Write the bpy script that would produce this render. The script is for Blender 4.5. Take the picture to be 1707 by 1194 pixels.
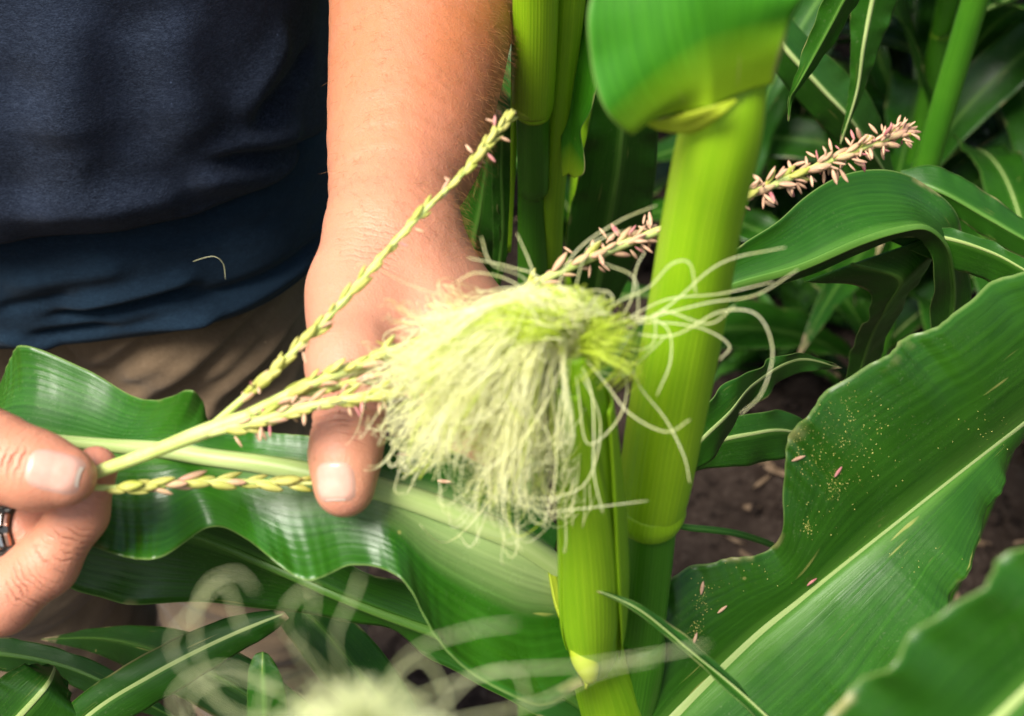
import bpy, math, random
import numpy as np
from mathutils import Matrix, Vector
R = math.radians
rng = np.random.default_rng(7)
random.seed(7)
scene = bpy.context.scene
for o in list(bpy.data.objects): bpy.data.objects.remove(o)

# ------------------------------------------------------------------ camera, sky, sun, exposure
CAM = np.array([0.0, 0.0, 1.6]); PITCH = R(45); FPX = 2370.0; PW, PH = 1707.0, 1194.0
cam = bpy.data.cameras.new('camera'); cam_o = bpy.data.objects.new('camera', cam)
scene.collection.objects.link(cam_o); scene.camera = cam_o
cam_o.location = CAM; cam_o.rotation_euler = (R(90) - PITCH, 0, 0)
cam.sensor_width = 36; cam.lens = FPX / PW * 36; cam.clip_start = 0.02; cam.clip_end = 600
cam.dof.use_dof = True; cam.dof.focus_distance = 0.72; cam.dof.aperture_fstop = 10.5

SUN_EL, SUN_AZ = R(60), R(232)          # azimuth clockwise from +Y: behind the camera, to its left
world = bpy.data.worlds.new('World'); scene.world = world; world.use_nodes = True
wn = world.node_tree.nodes; bg = wn['Background']
sky = wn.new('ShaderNodeTexSky'); sky.sky_type = 'NISHITA'; sky.sun_disc = False
sky.sun_elevation = SUN_EL; sky.sun_rotation = SUN_AZ; sky.air_density = 1.4; sky.dust_density = 4.0; sky.ozone_density = 0.6
world.node_tree.links.new(sky.outputs[0], bg.inputs[0]); bg.inputs[1].default_value = 0.085
sun = bpy.data.lights.new('sun', 'SUN'); sun_o = bpy.data.objects.new('sun', sun); scene.collection.objects.link(sun_o)
sun.energy = 4.0; sun.angle = R(28); sun.color = (1.0, 0.955, 0.88)
sdir = Vector((math.sin(SUN_AZ) * math.cos(SUN_EL), math.cos(SUN_AZ) * math.cos(SUN_EL), math.sin(SUN_EL)))
sun_o.rotation_euler = (-sdir).to_track_quat('-Z', 'Y').to_euler(); sun_o.location = sdir * 20
vs = scene.view_settings; vs.view_transform = 'Standard'; vs.look = 'None'; vs.exposure = 0.93; vs.gamma = 1.0
scene.render.engine = 'CYCLES'
scene.cycles.use_denoising = True
scene.cycles.max_bounces = 8; scene.cycles.transparent_max_bounces = 8
scene.cycles.sample_clamp_indirect = 6.0

# ------------------------------------------------------------------ geometry helpers
cp, sp = math.cos(PITCH), math.sin(PITCH)
FW = np.array([0, cp, -sp]); UP = np.array([0, sp, cp]); RT = np.array([1.0, 0, 0])
def P(px, py, d):
    """a real point seen at photo pixel px,py, d metres away along the view axis"""
    return CAM + d * (FW + RT * ((px - PW / 2) / FPX) + UP * ((PH / 2 - py) / FPX))
def PP(*a): return np.array([P(*q) for q in a])
def norm(v): return v / np.maximum(np.linalg.norm(v, axis=-1, keepdims=True), 1e-12)
def spline(pts, m):
    p = np.asarray(pts, float); n = len(p)
    if n == 2:
        t = np.linspace(0, 1, m)[:, None]; return p[0] * (1 - t) + p[1] * t
    e = np.vstack([2 * p[0] - p[1], p, 2 * p[-1] - p[-2]])
    s = np.linspace(0, n - 1 - 1e-9, m); i = s.astype(int); t = (s - i)[:, None] if p.ndim > 1 else (s - i)
    a, b, c, d = e[i], e[i + 1], e[i + 2], e[i + 3]
    return 0.5 * (2 * b + (c - a) * t + (2 * a - 5 * b + 4 * c - d) * t * t + (3 * b - a - 3 * c + d) * t ** 3)
def spline1(v, m): return spline(np.asarray(v, float)[:, None], m)[:, 0]
def vnoise(p, seed=0):
    """smooth value noise, p (...,3)"""
    p = np.asarray(p, float); i = np.floor(p).astype(np.int64); f = p - i; f = f * f * (3 - 2 * f)
    def h(x, y, z):
        n = (x * 374761393 + y * 668265263 + z * 2147483647 + seed * 1274126177) & 0xFFFFFFFF
        n = ((n ^ (n >> 13)) * 1274126177) & 0xFFFFFFFF
        return ((n ^ (n >> 16)) & 0xFFFF) / 32767.5 - 1
    x, y, z = i[..., 0], i[..., 1], i[..., 2]; fx, fy, fz = f[..., 0], f[..., 1], f[..., 2]
    def lx(yy, zz): return h(x, yy, zz) * (1 - fx) + h(x + 1, yy, zz) * fx
    def ly(zz): return lx(y, zz) * (1 - fy) + lx(y + 1, zz) * fy
    return ly(z) * (1 - fz) + ly(z + 1) * fz
def fbm(p, o=4, seed=0):
    s = 0; a = 1.0; q = np.asarray(p, float)
    for k in range(o): s = s + a * vnoise(q, seed + k); a *= .5; q = q * 2.03
    return s

COL = scene.collection
def root_loc(o):
    while o.parent: o = o.parent
    return np.array(o.location)
def link(name, me, mat, parent=None, origin=None):
    o = bpy.data.objects.new(name, me); COL.objects.link(o)
    if mat and not me.materials: me.materials.append(mat)
    if parent is not None: o.parent = parent
    elif origin is not None: o.location = origin
    return o
def mesh_obj(name, V, F, mat, parent=None, uv=None, smooth=True, origin=None, attr=None):
    V = np.asarray(V, float)
    base = root_loc(parent) if parent is not None else (np.asarray(origin, float) if origin is not None else np.zeros(3))
    me = bpy.data.meshes.new(name)
    Fl = F.tolist() if isinstance(F, np.ndarray) else F
    me.from_pydata((V - base).tolist(), [], Fl)
    if uv is not None:
        ul = me.uv_layers.new(name='UVMap')
        idx = np.zeros(len(me.loops), dtype=np.int32); me.loops.foreach_get('vertex_index', idx)
        ul.data.foreach_set('uv', np.asarray(uv, dtype=np.float32)[idx].ravel())
    if attr is not None:
        for k, vals in attr.items():
            a = me.attributes.new(k, 'FLOAT', 'POINT'); a.data.foreach_set('value', np.asarray(vals, dtype=np.float32))
    if smooth: me.polygons.foreach_set('use_smooth', [True] * len(me.polygons))
    me.update()
    return link(name, me, mat, parent, origin)
def empty(name, loc):
    o = bpy.data.objects.new(name, None); COL.objects.link(o); o.location = loc; o.empty_display_size = .05
    bpy.context.view_layer.update(); return o
def tag(o, label=None, cat=None, group=None, kind=None):
    if label: o['label'] = label
    if cat: o['category'] = cat
    if group: o['group'] = group
    if kind: o['kind'] = kind
    return o
def grid_faces(a, b, wrap=False):
    i, j = np.meshgrid(np.arange(a - 1), np.arange(b if wrap else b - 1), indexing='ij')
    j2 = (j + 1) % b
    return np.stack([i * b + j, i * b + j2, (i + 1) * b + j2, (i + 1) * b + j], -1).reshape(-1, 4)
def frames(c):
    t = norm(np.gradient(c, axis=0)); n = np.zeros_like(c)
    up = np.array([0.0, 0, 1]) if abs(t[0][2]) < .9 else np.array([1.0, 0, 0])
    n[0] = norm(np.cross(t[0], up))
    for k in range(1, len(c)):
        v = n[k - 1] - t[k] * np.dot(n[k - 1], t[k]); n[k] = v / max(np.linalg.norm(v), 1e-9)
    return t, n, np.cross(t, n)
def tube(pts, radii, m=24, n=20, ell=1.0, cap=True, fn=None):
    c = spline(pts, m); r = spline1(radii, m) if not np.isscalar(radii) else np.full(m, radii)
    t, a, b = frames(c); th = np.arange(n) / n * 2 * np.pi
    rr = np.repeat(r[:, None], n, 1)
    if fn is not None: rr = rr * fn(np.linspace(0, 1, m)[:, None], th[None, :])
    V = c[:, None] + rr[..., None] * (np.cos(th)[None, :, None] * a[:, None] + ell * np.sin(th)[None, :, None] * b[:, None])
    L = np.concatenate([[0], np.cumsum(np.linalg.norm(np.diff(c, axis=0), axis=1))])
    uv = np.stack([np.broadcast_to(th / 2 / np.pi, (m, n)), np.broadcast_to(L[:, None] * 10, (m, n))], -1).reshape(-1, 2)
    V = V.reshape(-1, 3); F = grid_faces(m, n, True).tolist()
    if cap: F.append(list(range(n))[::-1]); F.append(list(range((m - 1) * n, m * n)))
    return V, F, uv
class Acc:
    """collects many small shapes into one mesh"""
    def __init__(s): s.V = []; s.F = []; s.U = []; s.n = 0
    def add(s, V, F, uv=None):
        s.V.append(V); s.F += [[i + s.n for i in f] for f in F]; s.n += len(V)
        s.U.append(uv if uv is not None else np.zeros((len(V), 2)))
    def build(s, name, mat, parent=None, **k):
        return mesh_obj(name, np.vstack(s.V), s.F, mat, parent, uv=np.vstack(s.U), **k)

# ------------------------------------------------------------------ materials
class NT:
    def __init__(s, name):
        s.m = bpy.data.materials.new(name); s.m.use_nodes = True; s.t = s.m.node_tree; s.n = s.t.nodes
        s.bsdf = s.n['Principled BSDF']; s.out = s.n['Material Output']
    def new(s, kind, **kw):
        n = s.n.new(kind)
        for k, v in kw.items(): setattr(n, k, v)
        return n
    def link(s, a, b): s.t.links.new(a, b)
    def val(s, x, sock):
        if hasattr(x, 'is_output'): s.link(x, sock)
        else: sock.default_value = x
    def math(s, op, a, b=None, clamp=False):
        n = s.new('ShaderNodeMath', operation=op, use_clamp=clamp); s.val(a, n.inputs[0])
        if b is not None: s.val(b, n.inputs[1])
        return n.outputs[0]
    def mix(s, f, a, b, mode='MIX'):
        n = s.new('ShaderNodeMix', data_type='RGBA', blend_type=mode, clamp_factor=True)
        s.val(f, n.inputs[0])
        for x, k in ((a, 6), (b, 7)):
            if isinstance(x, tuple): n.inputs[k].default_value = (*x[:3], 1)
            else: s.link(x, n.inputs[k])
        return n.outputs[2]
    def noise(s, vec, scale, detail=3, rough=.55):
        n = s.new('ShaderNodeTexNoise'); n.inputs['Scale'].default_value = scale; n.inputs['Detail'].default_value = detail
        n.inputs['Roughness'].default_value = rough
        if vec is not None: s.link(vec, n.inputs['Vector'])
        return n.outputs['Fac']
    def remap(s, x, a, b, c=0.0, d=1.0):
        n = s.new('ShaderNodeMapRange'); s.link(x, n.inputs[0])
        for i, v in enumerate((a, b, c, d)): n.inputs[i + 1].default_value = v
        return n.outputs[0]
    def mapping(s, vec, sc):
        n = s.new('ShaderNodeMapping'); s.link(vec, n.inputs[0]); n.inputs['Scale'].default_value = sc; return n.outputs[0]
    def uv(s): return s.new('ShaderNodeTexCoord').outputs['UV']
    def objc(s): return s.new('ShaderNodeTexCoord').outputs['Object']
    def geo(s): return s.new('ShaderNodeNewGeometry').outputs['Position']
    def bump(s, h, strength, dist, prev=None):
        n = s.new('ShaderNodeBump'); n.inputs['Strength'].default_value = strength; n.inputs['Distance'].default_value = dist
        s.link(h, n.inputs['Height'])
        if prev is not None: s.link(prev, n.inputs['Normal'])
        return n.outputs[0]
    def set(s, **k):
        for key, v in k.items(): s.val(v if not isinstance(v, tuple) else (*v, 1) if len(v) == 3 and 'Radius' not in key else v, s.bsdf.inputs[key.replace('_', ' ')])
    def translucent(s, col, fac, nrm=None):
        t = s.new('ShaderNodeBsdfTranslucent'); m = s.new('ShaderNodeMixShader')
        s.val((*col, 1) if isinstance(col, tuple) else col, t.inputs[0])
        if nrm is not None: s.link(nrm, t.inputs['Normal'])
        s.val(fac, m.inputs[0]); s.link(s.bsdf.outputs[0], m.inputs[1]); s.link(t.outputs[0], m.inputs[2]); s.link(m.outputs[0], s.out.inputs[0])

def leaf_mat(name, dark, light, trans=(.2, .42, .03), tf=.22, pale=.0, rough=.36, specks=False, edge=(.3, .42, .12), midw=.035, lit=False):
    s = NT(name); uv = s.uv(); sep = s.new('ShaderNodeSeparateXYZ'); s.link(uv, sep.inputs[0])
    u, v = sep.outputs[0], sep.outputs[1]; pos = s.geo()
    streak = s.noise(s.mapping(uv, (46, 1.1, 1)), 1, 4, .6)
    fine = s.noise(s.mapping(uv, (150, 2.2, 1)), 1, 2, .5)
    vein = s.math('SINE', s.math('MULTIPLY', u, 2 * math.pi * 24))
    veinp = s.math('POWER', s.math('ABSOLUTE', s.math('SINE', s.math('MULTIPLY', u, math.pi * 24))), 6.0)
    blot = s.noise(pos, 22, 4, .6)
    cf = s.math('ADD', s.math('MULTIPLY', s.remap(streak, .3, .7), .55), s.math('MULTIPLY', s.remap(blot, .3, .7), .45))
    col = s.mix(cf, dark, light)
    col = s.mix(s.math('MULTIPLY', veinp, .10), col, tuple(min(1, c * 1.9 + .01) for c in light))
    col = s.mix(s.math('MULTIPLY', s.remap(fine, .5, .75), .25), col, tuple(c * .5 for c in dark))
    # pale tissue beside the midrib and toward the base; painted sky sheen on the held leaf
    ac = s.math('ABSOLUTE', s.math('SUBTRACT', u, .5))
    near = s.remap(ac, midw, midw * 2.6, 1.0, 0.0)
    col = s.mix(s.math('MULTIPLY', near, 0.0 if lit else .45), col, tuple(min(1, c) for c in (light[0] * 2.6 + .03, light[1] * 1.9 + .03, light[2] * 2 + .02)))
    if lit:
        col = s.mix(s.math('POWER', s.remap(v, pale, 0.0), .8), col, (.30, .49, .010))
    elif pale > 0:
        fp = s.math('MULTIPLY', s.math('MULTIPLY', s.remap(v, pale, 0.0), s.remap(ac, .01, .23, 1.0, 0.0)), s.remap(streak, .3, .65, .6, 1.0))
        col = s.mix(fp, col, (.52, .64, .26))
    em = s.remap(ac, .488, .497)
    col = s.mix(s.math('MULTIPLY', em, .4), col, edge)
    # brown flecks / dry spots, tiny
    vor = s.new('ShaderNodeTexVoronoi'); vor.inputs['Scale'].default_value = 60; s.link(pos, vor.inputs['Vector'])
    sp_ = s.math('MULTIPLY', s.remap(vor.outputs['Distance'], .07, .03), s.remap(s.noise(pos, 14, 2), .56, .62))
    col = s.mix(s.math('MULTIPLY', sp_, .6), col, (.36, .34, .10))
    al = s.new('ShaderNodeAttribute', attribute_name='along').outputs['Fac']
    les = s.math('MULTIPLY', s.remap(s.noise(s.mapping(uv, (26, 2.6, 1)), 1, 2, .4), .69, .73), s.remap(s.noise(pos, 16, 2), .48, .58))
    col = s.mix(s.math('MULTIPLY', les, .6), col, (.40, .40, .10))
    dust = s.math('MULTIPLY', s.remap(s.noise(pos, 700, 2), .60, .72), s.remap(s.noise(pos, 20, 3), .42, .66))
    col = s.mix(s.math('MULTIPLY', dust, .22), col, (.26, .34, .16))
    dr = s.remap(s.math('ADD', al, s.math('MULTIPLY', s.math('SUBTRACT', s.noise(pos, 90, 3), .5), .10)), .945, .985)
    col = s.mix(dr, col, (.42, .31, .17))
    ed = s.math('MULTIPLY', s.remap(ac, .455, .49), s.remap(s.noise(pos, 26, 3), .58, .66))
    col = s.mix(s.math('MULTIPLY', ed, .8), col, (.36, .33, .13))
    if False:
        v2 = s.new('ShaderNodeTexVoronoi'); v2.inputs['Scale'].default_value = 420; s.link(pos, v2.inputs['Vector'])
        f2 = s.math('MULTIPLY', s.remap(v2.outputs['Distance'], .36, .28), s.remap(s.noise(pos, 30, 3), .58, .66))
        col = s.mix(s.math('MULTIPLY', f2, .8), col, (.55, .60, .12))
    s.link(col, s.bsdf.inputs['Base Color'])
    rr = s.remap(s.noise(pos, 60, 3), .3, .7, rough - .06, rough + .12)
    s.link(rr, s.bsdf.inputs['Roughness']); s.bsdf.inputs['Specular IOR Level'].default_value = .42
    b = s.bump(vein, .09, .0002); b = s.bump(streak, .42, .0005, b); b = s.bump(fine, .3, .0002, b); b = s.bump(s.noise(pos, 90, 4), .25, .0008, b)
    s.link(b, s.bsdf.inputs['Normal'])
    s.translucent(s.mix(.35, trans, col), tf, b)
    return s.m
def stalk_mat(name, a, b, trans=(.35, .55, .03), tf=.12, rough=.38, streak=60, sss=0.0):
    s = NT(name); uv = s.uv(); pos = s.geo()
    st = s.noise(s.mapping(uv, (streak, .7, 1)), 1, 4, .6); bl = s.noise(pos, 18, 4)
    lines = s.math('POWER', s.math('ABSOLUTE', s.math('SINE', s.math('MULTIPLY', s.new('ShaderNodeSeparateXYZ').outputs[0], 1))), 1)
    sep = s.new('ShaderNodeSeparateXYZ'); s.link(uv, sep.inputs[0])
    ln = s.math('SINE', s.math('MULTIPLY', sep.outputs[0], 2 * math.pi * 44))
    col = s.mix(s.math('ADD', s.math('MULTIPLY', s.remap(st, .3, .7), .6), s.math('MULTIPLY', s.remap(bl, .3, .7), .4)), a, b)
    col = s.mix(s.math('MULTIPLY', s.math('MULTIPLY', s.remap(ln, .3, 1), s.remap(st, .35, .65)), .2), col, tuple(min(1, c * 1.35 + .02) for c in b))
    s.link(col, s.bsdf.inputs['Base Color']); s.bsdf.inputs['Roughness'].default_value = rough
    s.bsdf.inputs['Specular IOR Level'].default_value = .4
    bb = s.bump(ln, .14, .0003); bb = s.bump(st, .35, .0006, bb); s.link(bb, s.bsdf.inputs['Normal'])
    if sss: s.bsdf.inputs['Subsurface Weight'].default_value = sss; s.bsdf.inputs['Subsurface Radius'].default_value = (1, 1.2, .2); s.bsdf.inputs['Subsurface Scale'].default_value = .006
    if tf: s.translucent(trans, tf, bb)
    return s.m
def simple_mat(name, a, b, scale=40, rough=.6, trans=None, tf=.3, bump=.0, bscale=200, spec=.3, sss=0, rad=(1, .5, .3), ssc=.003):
    s = NT(name); pos = s.geo()
    s.link(s.mix(s.remap(s.noise(pos, scale, 4), .32, .68), a, b), s.bsdf.inputs['Base Color'])
    s.bsdf.inputs['Roughness'].default_value = rough; s.bsdf.inputs['Specular IOR Level'].default_value = spec
    if bump: s.link(s.bump(s.noise(pos, bscale, 4), .6, bump), s.bsdf.inputs['Normal'])
    if sss: s.set(Subsurface_Weight=sss); s.bsdf.inputs['Subsurface Radius'].default_value = rad; s.bsdf.inputs['Subsurface Scale'].default_value = ssc
    if trans: s.translucent(trans, tf)
    return s.m

M = {}
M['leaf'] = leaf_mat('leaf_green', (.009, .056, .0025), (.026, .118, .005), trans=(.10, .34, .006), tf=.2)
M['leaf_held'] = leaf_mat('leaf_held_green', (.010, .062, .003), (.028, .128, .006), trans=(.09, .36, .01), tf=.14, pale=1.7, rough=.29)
M['leaf_pollen'] = leaf_mat('leaf_pollen_green', (.011, .064, .0028), (.036, .145, .007), trans=(.10, .34, .006), tf=.18, specks=True, rough=.34)
M['leaf_back'] = leaf_mat('leaf_background_green', (.009, .056, .003), (.026, .112, .006), trans=(.06, .26, .010), tf=.18, rough=.34)
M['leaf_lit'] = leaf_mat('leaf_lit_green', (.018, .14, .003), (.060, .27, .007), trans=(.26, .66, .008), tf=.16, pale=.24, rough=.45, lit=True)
def rib_mat(name, a, b, tf=.12):
    s = NT(name); uv = s.uv(); st = s.noise(s.mapping(uv, (9, .6, 1)), 1, 4, .65); bl = s.noise(s.geo(), 35, 4)
    col = s.mix(s.math('ADD', s.math('MULTIPLY', s.remap(st, .3, .7), .6), s.math('MULTIPLY', s.remap(bl, .3, .7), .4)), a, b)
    s.link(col, s.bsdf.inputs['Base Color']); s.set(Roughness=.42); s.bsdf.inputs['Specular IOR Level'].default_value = .35
    s.link(s.bump(st, .4, .0004), s.bsdf.inputs['Normal']); s.translucent((.45, .6, .12), tf); return s.m
M['midrib'] = rib_mat('midrib_pale', (.30, .43, .11), (.48, .57, .24))
M['midrib_dark'] = rib_mat('midrib_green', (.045, .15, .015), (.11, .23, .035))
M['sheath'] = stalk_mat('sheath_yellow_green', (.19, .40, .006), (.32, .53, .012), tf=.05, sss=.25)
M['husk'] = stalk_mat('husk_green', (.16, .37, .006), (.28, .50, .012), tf=.05, sss=.25, streak=36)
M['internode'] = stalk_mat('internode_green', (.026, .135, .005), (.065, .215, .010), tf=.04)
M['node'] = simple_mat('node_yellow', (.24, .42, .02), (.36, .52, .04), 60, .4, spec=.4, sss=.2, rad=(1, 1, .2))
M['collar'] = simple_mat('collar_yellow', (.36, .48, .02), (.48, .56, .05), 60, .45, trans=(.7, .75, .05), tf=.4)
M['silk'] = simple_mat('silk_pale', (.91, .92, .47), (.98, .97, .74), 90, .35, trans=(.99, .99, .62), tf=.5, spec=.5)
M['silk_green'] = simple_mat('silk_green', (.60, .74, .05), (.74, .82, .16), 90, .35, trans=(.8, .92, .10), tf=.5, spec=.5)
M['rachis'] = simple_mat('rachis_green', (.42, .52, .12), (.56, .62, .22), 90, .45, sss=.2, rad=(1, 1, .3))
M['spikelet'] = simple_mat('spikelet_yellow_green', (.36, .40, .06), (.60, .55, .17), 150, .5, bump=.0003, bscale=900, trans=(.7, .7, .2), tf=.15)
M['spikelet_pink'] = simple_mat('spikelet_pink', (.54, .42, .20), (.54, .29, .20), 170, .5, bump=.0003, bscale=900, trans=(.7, .5, .3), tf=.12)
M['anther'] = simple_mat('anther_tan', (.48, .27, .17), (.64, .42, .26), 300, .6)
M['anther_pink'] = simple_mat('anther_pink', (.42, .12, .14), (.52, .24, .20), 300, .6)
M['dry'] = simple_mat('dry_tip', (.42, .30, .14), (.55, .42, .22), 120, .7)

def skin_mat():
    s = NT('skin'); pos = s.geo(); at = s.new('ShaderNodeAttribute', attribute_name='tan').outputs['Fac']
    at2 = s.new('ShaderNodeAttribute', attribute_name='red').outputs['Fac']
    base = s.mix(at, (.54, .245, .150), (.42, .135, .050))  # darker tone carries the suntan and the forearm's painted side shade
    n1 = s.noise(pos, 38, 5, .65); col = s.mix(s.math('MULTIPLY', s.remap(n1, .42, .72), .35), base, (.50, .20, .13))
    col = s.mix(s.math('MULTIPLY', at2, .55), col, (.60, .24, .17))
    v = s.new('ShaderNodeTexVoronoi'); v.inputs['Scale'].default_value = 95; s.link(pos, v.inputs['Vector'])
    fr = s.math('MULTIPLY', s.remap(v.outputs['Distance'], .13, .07), s.remap(s.noise(pos, 25, 2), .55, .62))
    col = s.mix(s.math('MULTIPLY', fr, .45), col, (.30, .13, .07))
    ct = s.new('ShaderNodeAttribute', attribute_name='crease').outputs['Fac']; cm = s.new('ShaderNodeAttribute', attribute_name='crease_mask').outputs['Fac']
    ph = s.math('ADD', s.math('MULTIPLY', ct, 1.0), s.math('MULTIPLY', s.noise(pos, 210, 3), 4.2))
    cr = s.math('MULTIPLY', s.math('MULTIPLY', s.math('POWER', s.math('ABSOLUTE', s.math('SINE', ph)), 9.0), s.remap(s.noise(pos, 120, 2), .38, .58)), cm)
    col = s.mix(s.math('MULTIPLY', cr, .55), col, (.30, .095, .05))
    s.link(col, s.bsdf.inputs['Base Color'])
    s.set(Roughness=.42, Subsurface_Weight=.35, Subsurface_Scale=.004); s.bsdf.inputs['Subsurface Radius'].default_value = (1.0, .35, .18)
    s.bsdf.inputs['Specular IOR Level'].default_value = .38
    v2 = s.new('ShaderNodeTexVoronoi', feature='DISTANCE_TO_EDGE'); v2.inputs['Scale'].default_value = 620; s.link(pos, v2.inputs['Vector'])
    b = s.bump(s.remap(v2.outputs['Distance'], 0, .25), .35, .0002); b = s.bump(s.noise(pos, 240, 5, .7), .5, .0009, b); b = s.bump(s.noise(pos, 45, 4), .4, .002, b); b = s.bump(s.math('MULTIPLY', cr, -1.0), 1.0, .0009, b)
    s.link(b, s.bsdf.inputs['Normal']); return s.m
M['skin'] = skin_mat()
M['nail'] = simple_mat('nail', (.54, .295, .225), (.60, .36, .285), 120, .24, spec=.5, sss=.3, ssc=.002)
M['nail_edge'] = simple_mat('nail_edge', (.62, .50, .40), (.68, .56, .46), 120, .3)
M['hair'] = simple_mat('arm_hair', (.26, .10, .035), (.40, .19, .07), 50, .5)
def cloth_mat(name, a, b, c, weave=620, bs=.0005, sheen=.3, stretch=(1, 1, 3)):
    s = NT(name); pos = s.geo()
    col = s.mix(s.remap(s.noise(pos, 26, 5, .65), .35, .68), a, b)
    fz = s.noise(s.mapping(pos, stretch), weave, 3, .7)
    col = s.mix(s.math('MULTIPLY', s.remap(fz, .46, .72), .8), col, c)
    fz2 = s.noise(s.mapping(pos, stretch), 190, 4, .75); col = s.mix(s.math('MULTIPLY', s.remap(fz2, .48, .70), .45), col, c)
    lint = s.new('ShaderNodeTexVoronoi'); lint.inputs['Scale'].default_value = 55; s.link(pos, lint.inputs['Vector'])
    col = s.mix(s.math('MULTIPLY', s.remap(lint.outputs['Distance'], .04, .025), .4), col, tuple(min(1, 4 * x) for x in c))
    s.link(col, s.bsdf.inputs['Base Color']); s.set(Roughness=.9, Sheen_Weight=sheen, Sheen_Roughness=.5)
    s.bsdf.inputs['Specular IOR Level'].default_value = .15
    b_ = s.bump(fz, .7, bs); b_ = s.bump(s.noise(pos, 130, 4), .5, .0012, b_); s.link(b_, s.bsdf.inputs['Normal']); return s.m
M['navy'] = cloth_mat('navy_jersey', (.0040, .0078, .0170), (.0085, .0145, .030), (.035, .050, .084), sheen=.05, bs=.0008)
M['blue'] = cloth_mat('blue_jersey', (.0045, .0135, .027), (.0076, .0215, .041), (.015, .037, .063), sheen=.04)
M['khaki'] = cloth_mat('khaki_cotton', (.115, .077, .044), (.16, .11, .065), (.195, .14, .088), weave=1300, bs=.0003, sheen=.1, stretch=(1, 2.5, 1))
M['boot'] = simple_mat('boot_leather', (.05, .035, .02), (.09, .06, .035), 40, .6, bump=.001)
M['hair_dark'] = simple_mat('head_hair', (.04, .025, .015), (.08, .05, .03), 90, .6, bump=.002)
M['steel'] = simple_mat('steel', (.34, .33, .31), (.50, .49, .46), 150, .22); M['steel'].node_tree.nodes['Principled BSDF'].inputs['Metallic'].default_value = 1
M['steel_dark'] = simple_mat('dark_steel', (.05, .05, .05), (.10, .10, .10), 150, .35); M['steel_dark'].node_tree.nodes['Principled BSDF'].inputs['Metallic'].default_value = 1
M['steel_pink'] = simple_mat('copper_trim', (.55, .30, .22), (.65, .40, .3), 150, .3); M['steel_pink'].node_tree.nodes['Principled BSDF'].inputs['Metallic'].default_value = 1
def soil_mat():
    s = NT('soil'); pos = s.geo()
    n1 = s.noise(pos, 9, 6, .7); n2 = s.noise(pos, 70, 5, .7)
    col = s.mix(s.remap(n1, .35, .65), (.022, .014, .010), (.050, .035, .027)); col = s.mix(s.math('MULTIPLY', s.remap(n2, .5, .75), .7), col, (.10, .075, .058))
    col = s.mix(s.remap(s.noise(pos, 34, 4), .56, .62), col, (.018, .012, .009))
    s.link(col, s.bsdf.inputs['Base Color']); s.set(Roughness=.95); s.bsdf.inputs['Specular IOR Level'].default_value = .15
    b = s.bump(n2, .8, .008); s.link(b, s.bsdf.inputs['Normal']); return s.m
M['soil'] = soil_mat()
M['litter'] = simple_mat('litter', (.09, .055, .03), (.26, .18, .11), 40, .85)
M['weed'] = simple_mat('weed_green', (.014, .07, .006), (.05, .17, .015), 40, .5, trans=(.2, .45, .05), tf=.25)

# ------------------------------------------------------------------ ground
def axis(lo, hi, fine, far):
    core = np.arange(lo, hi, fine); out = fine * 1.25 ** np.arange(1, 60); out = np.cumsum(out); out = out[out < far]
    return np.concatenate([(lo - out)[::-1], core, hi + out])
gx, gy = axis(-.7, 1.9, .012, 300), axis(.7, 2.9, .012, 300)
X, Y = np.meshgrid(gx, gy, indexing='ij'); p3 = np.stack([X, Y, X * 0], -1)
Z = .018 * fbm(p3 * 5, 3, 3) + .010 * np.abs(fbm(p3 * 22, 3, 9)) + .004 * fbm(p3 * 70, 2, 5)
fade = np.clip(1 - (np.maximum(np.abs(X - .6) - 1.5, np.abs(Y - 1.8) - 1.4)) / 3, 0, 1); Z = Z * fade
ground = mesh_obj('ground', np.stack([X, Y, Z], -1).reshape(-1, 3), grid_faces(len(gx), len(gy)), M['soil'])
tag(ground, 'dark brown crumbly soil between the corn rows', kind='structure')
def ground_z(x, y):
    return float(Z[np.abs(gx - x).argmin(), np.abs(gy - y).argmin()])
# soil crumbs and plant litter
def blob(r, seed, n1=6, n2=9):
    th = np.linspace(0, np.pi, n1); ph = np.arange(n2) / n2 * 2 * np.pi
    d = np.stack([np.sin(th)[:, None] * np.cos(ph), np.sin(th)[:, None] * np.sin(ph), np.repeat(np.cos(th)[:, None], n2, 1)], -1)
    rr = r * (1 + .35 * vnoise(d * 1.7 + seed * 3.1, 1))
    return (d * rr[..., None]).reshape(-1, 3), grid_faces(n1, n2, True).tolist()
acc = Acc()
for k in range(900):
    x, y = rng.uniform(.02, 1.5), rng.uniform(.95, 2.7); r = .003 + .013 * rng.random() ** 3
    V, F = blob(r, k); V = V * np.array([1, 1, .7]); acc.add(V + np.array([x, y, ground_z(x, y) + r * .3]), F)
tag(acc.build('soil_crumbs', M['soil']), 'small dark clods of soil scattered on the ground', 'soil clods', kind='stuff')
acc = Acc()
for k in range(800):
    x, y = rng.uniform(.0, 1.6), rng.uniform(.95, 2.7); L = rng.uniform(.008, .045); w = rng.uniform(.0015, .006); a = rng.uniform(0, 6.28)
    c = np.array([x, y, ground_z(x, y) + .008]); dx = np.array([math.cos(a), math.sin(a), rng.uniform(-.25, .25)]); dy = np.array([-math.sin(a), math.cos(a), rng.uniform(-.3, .3)])
    s_ = np.linspace(-1, 1, 5); ww = np.array([.2, .9, 1, .8, .15])
    V = np.concatenate([c + dx * (L / 2) * s_[:, None] + dy * (w * ww)[:, None] + np.array([0, 0, 1]) * (.004 * s_ ** 2)[:, None],
                        c + dx * (L / 2) * s_[:, None] - dy * (w * ww)[:, None] - np.array([0, 0, 1]) * (.002 * s_ ** 2)[:, None]])
    F = [[i, i + 1, 6 + i, 5 + i] for i in range(4)]; acc.add(V, F)
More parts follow.
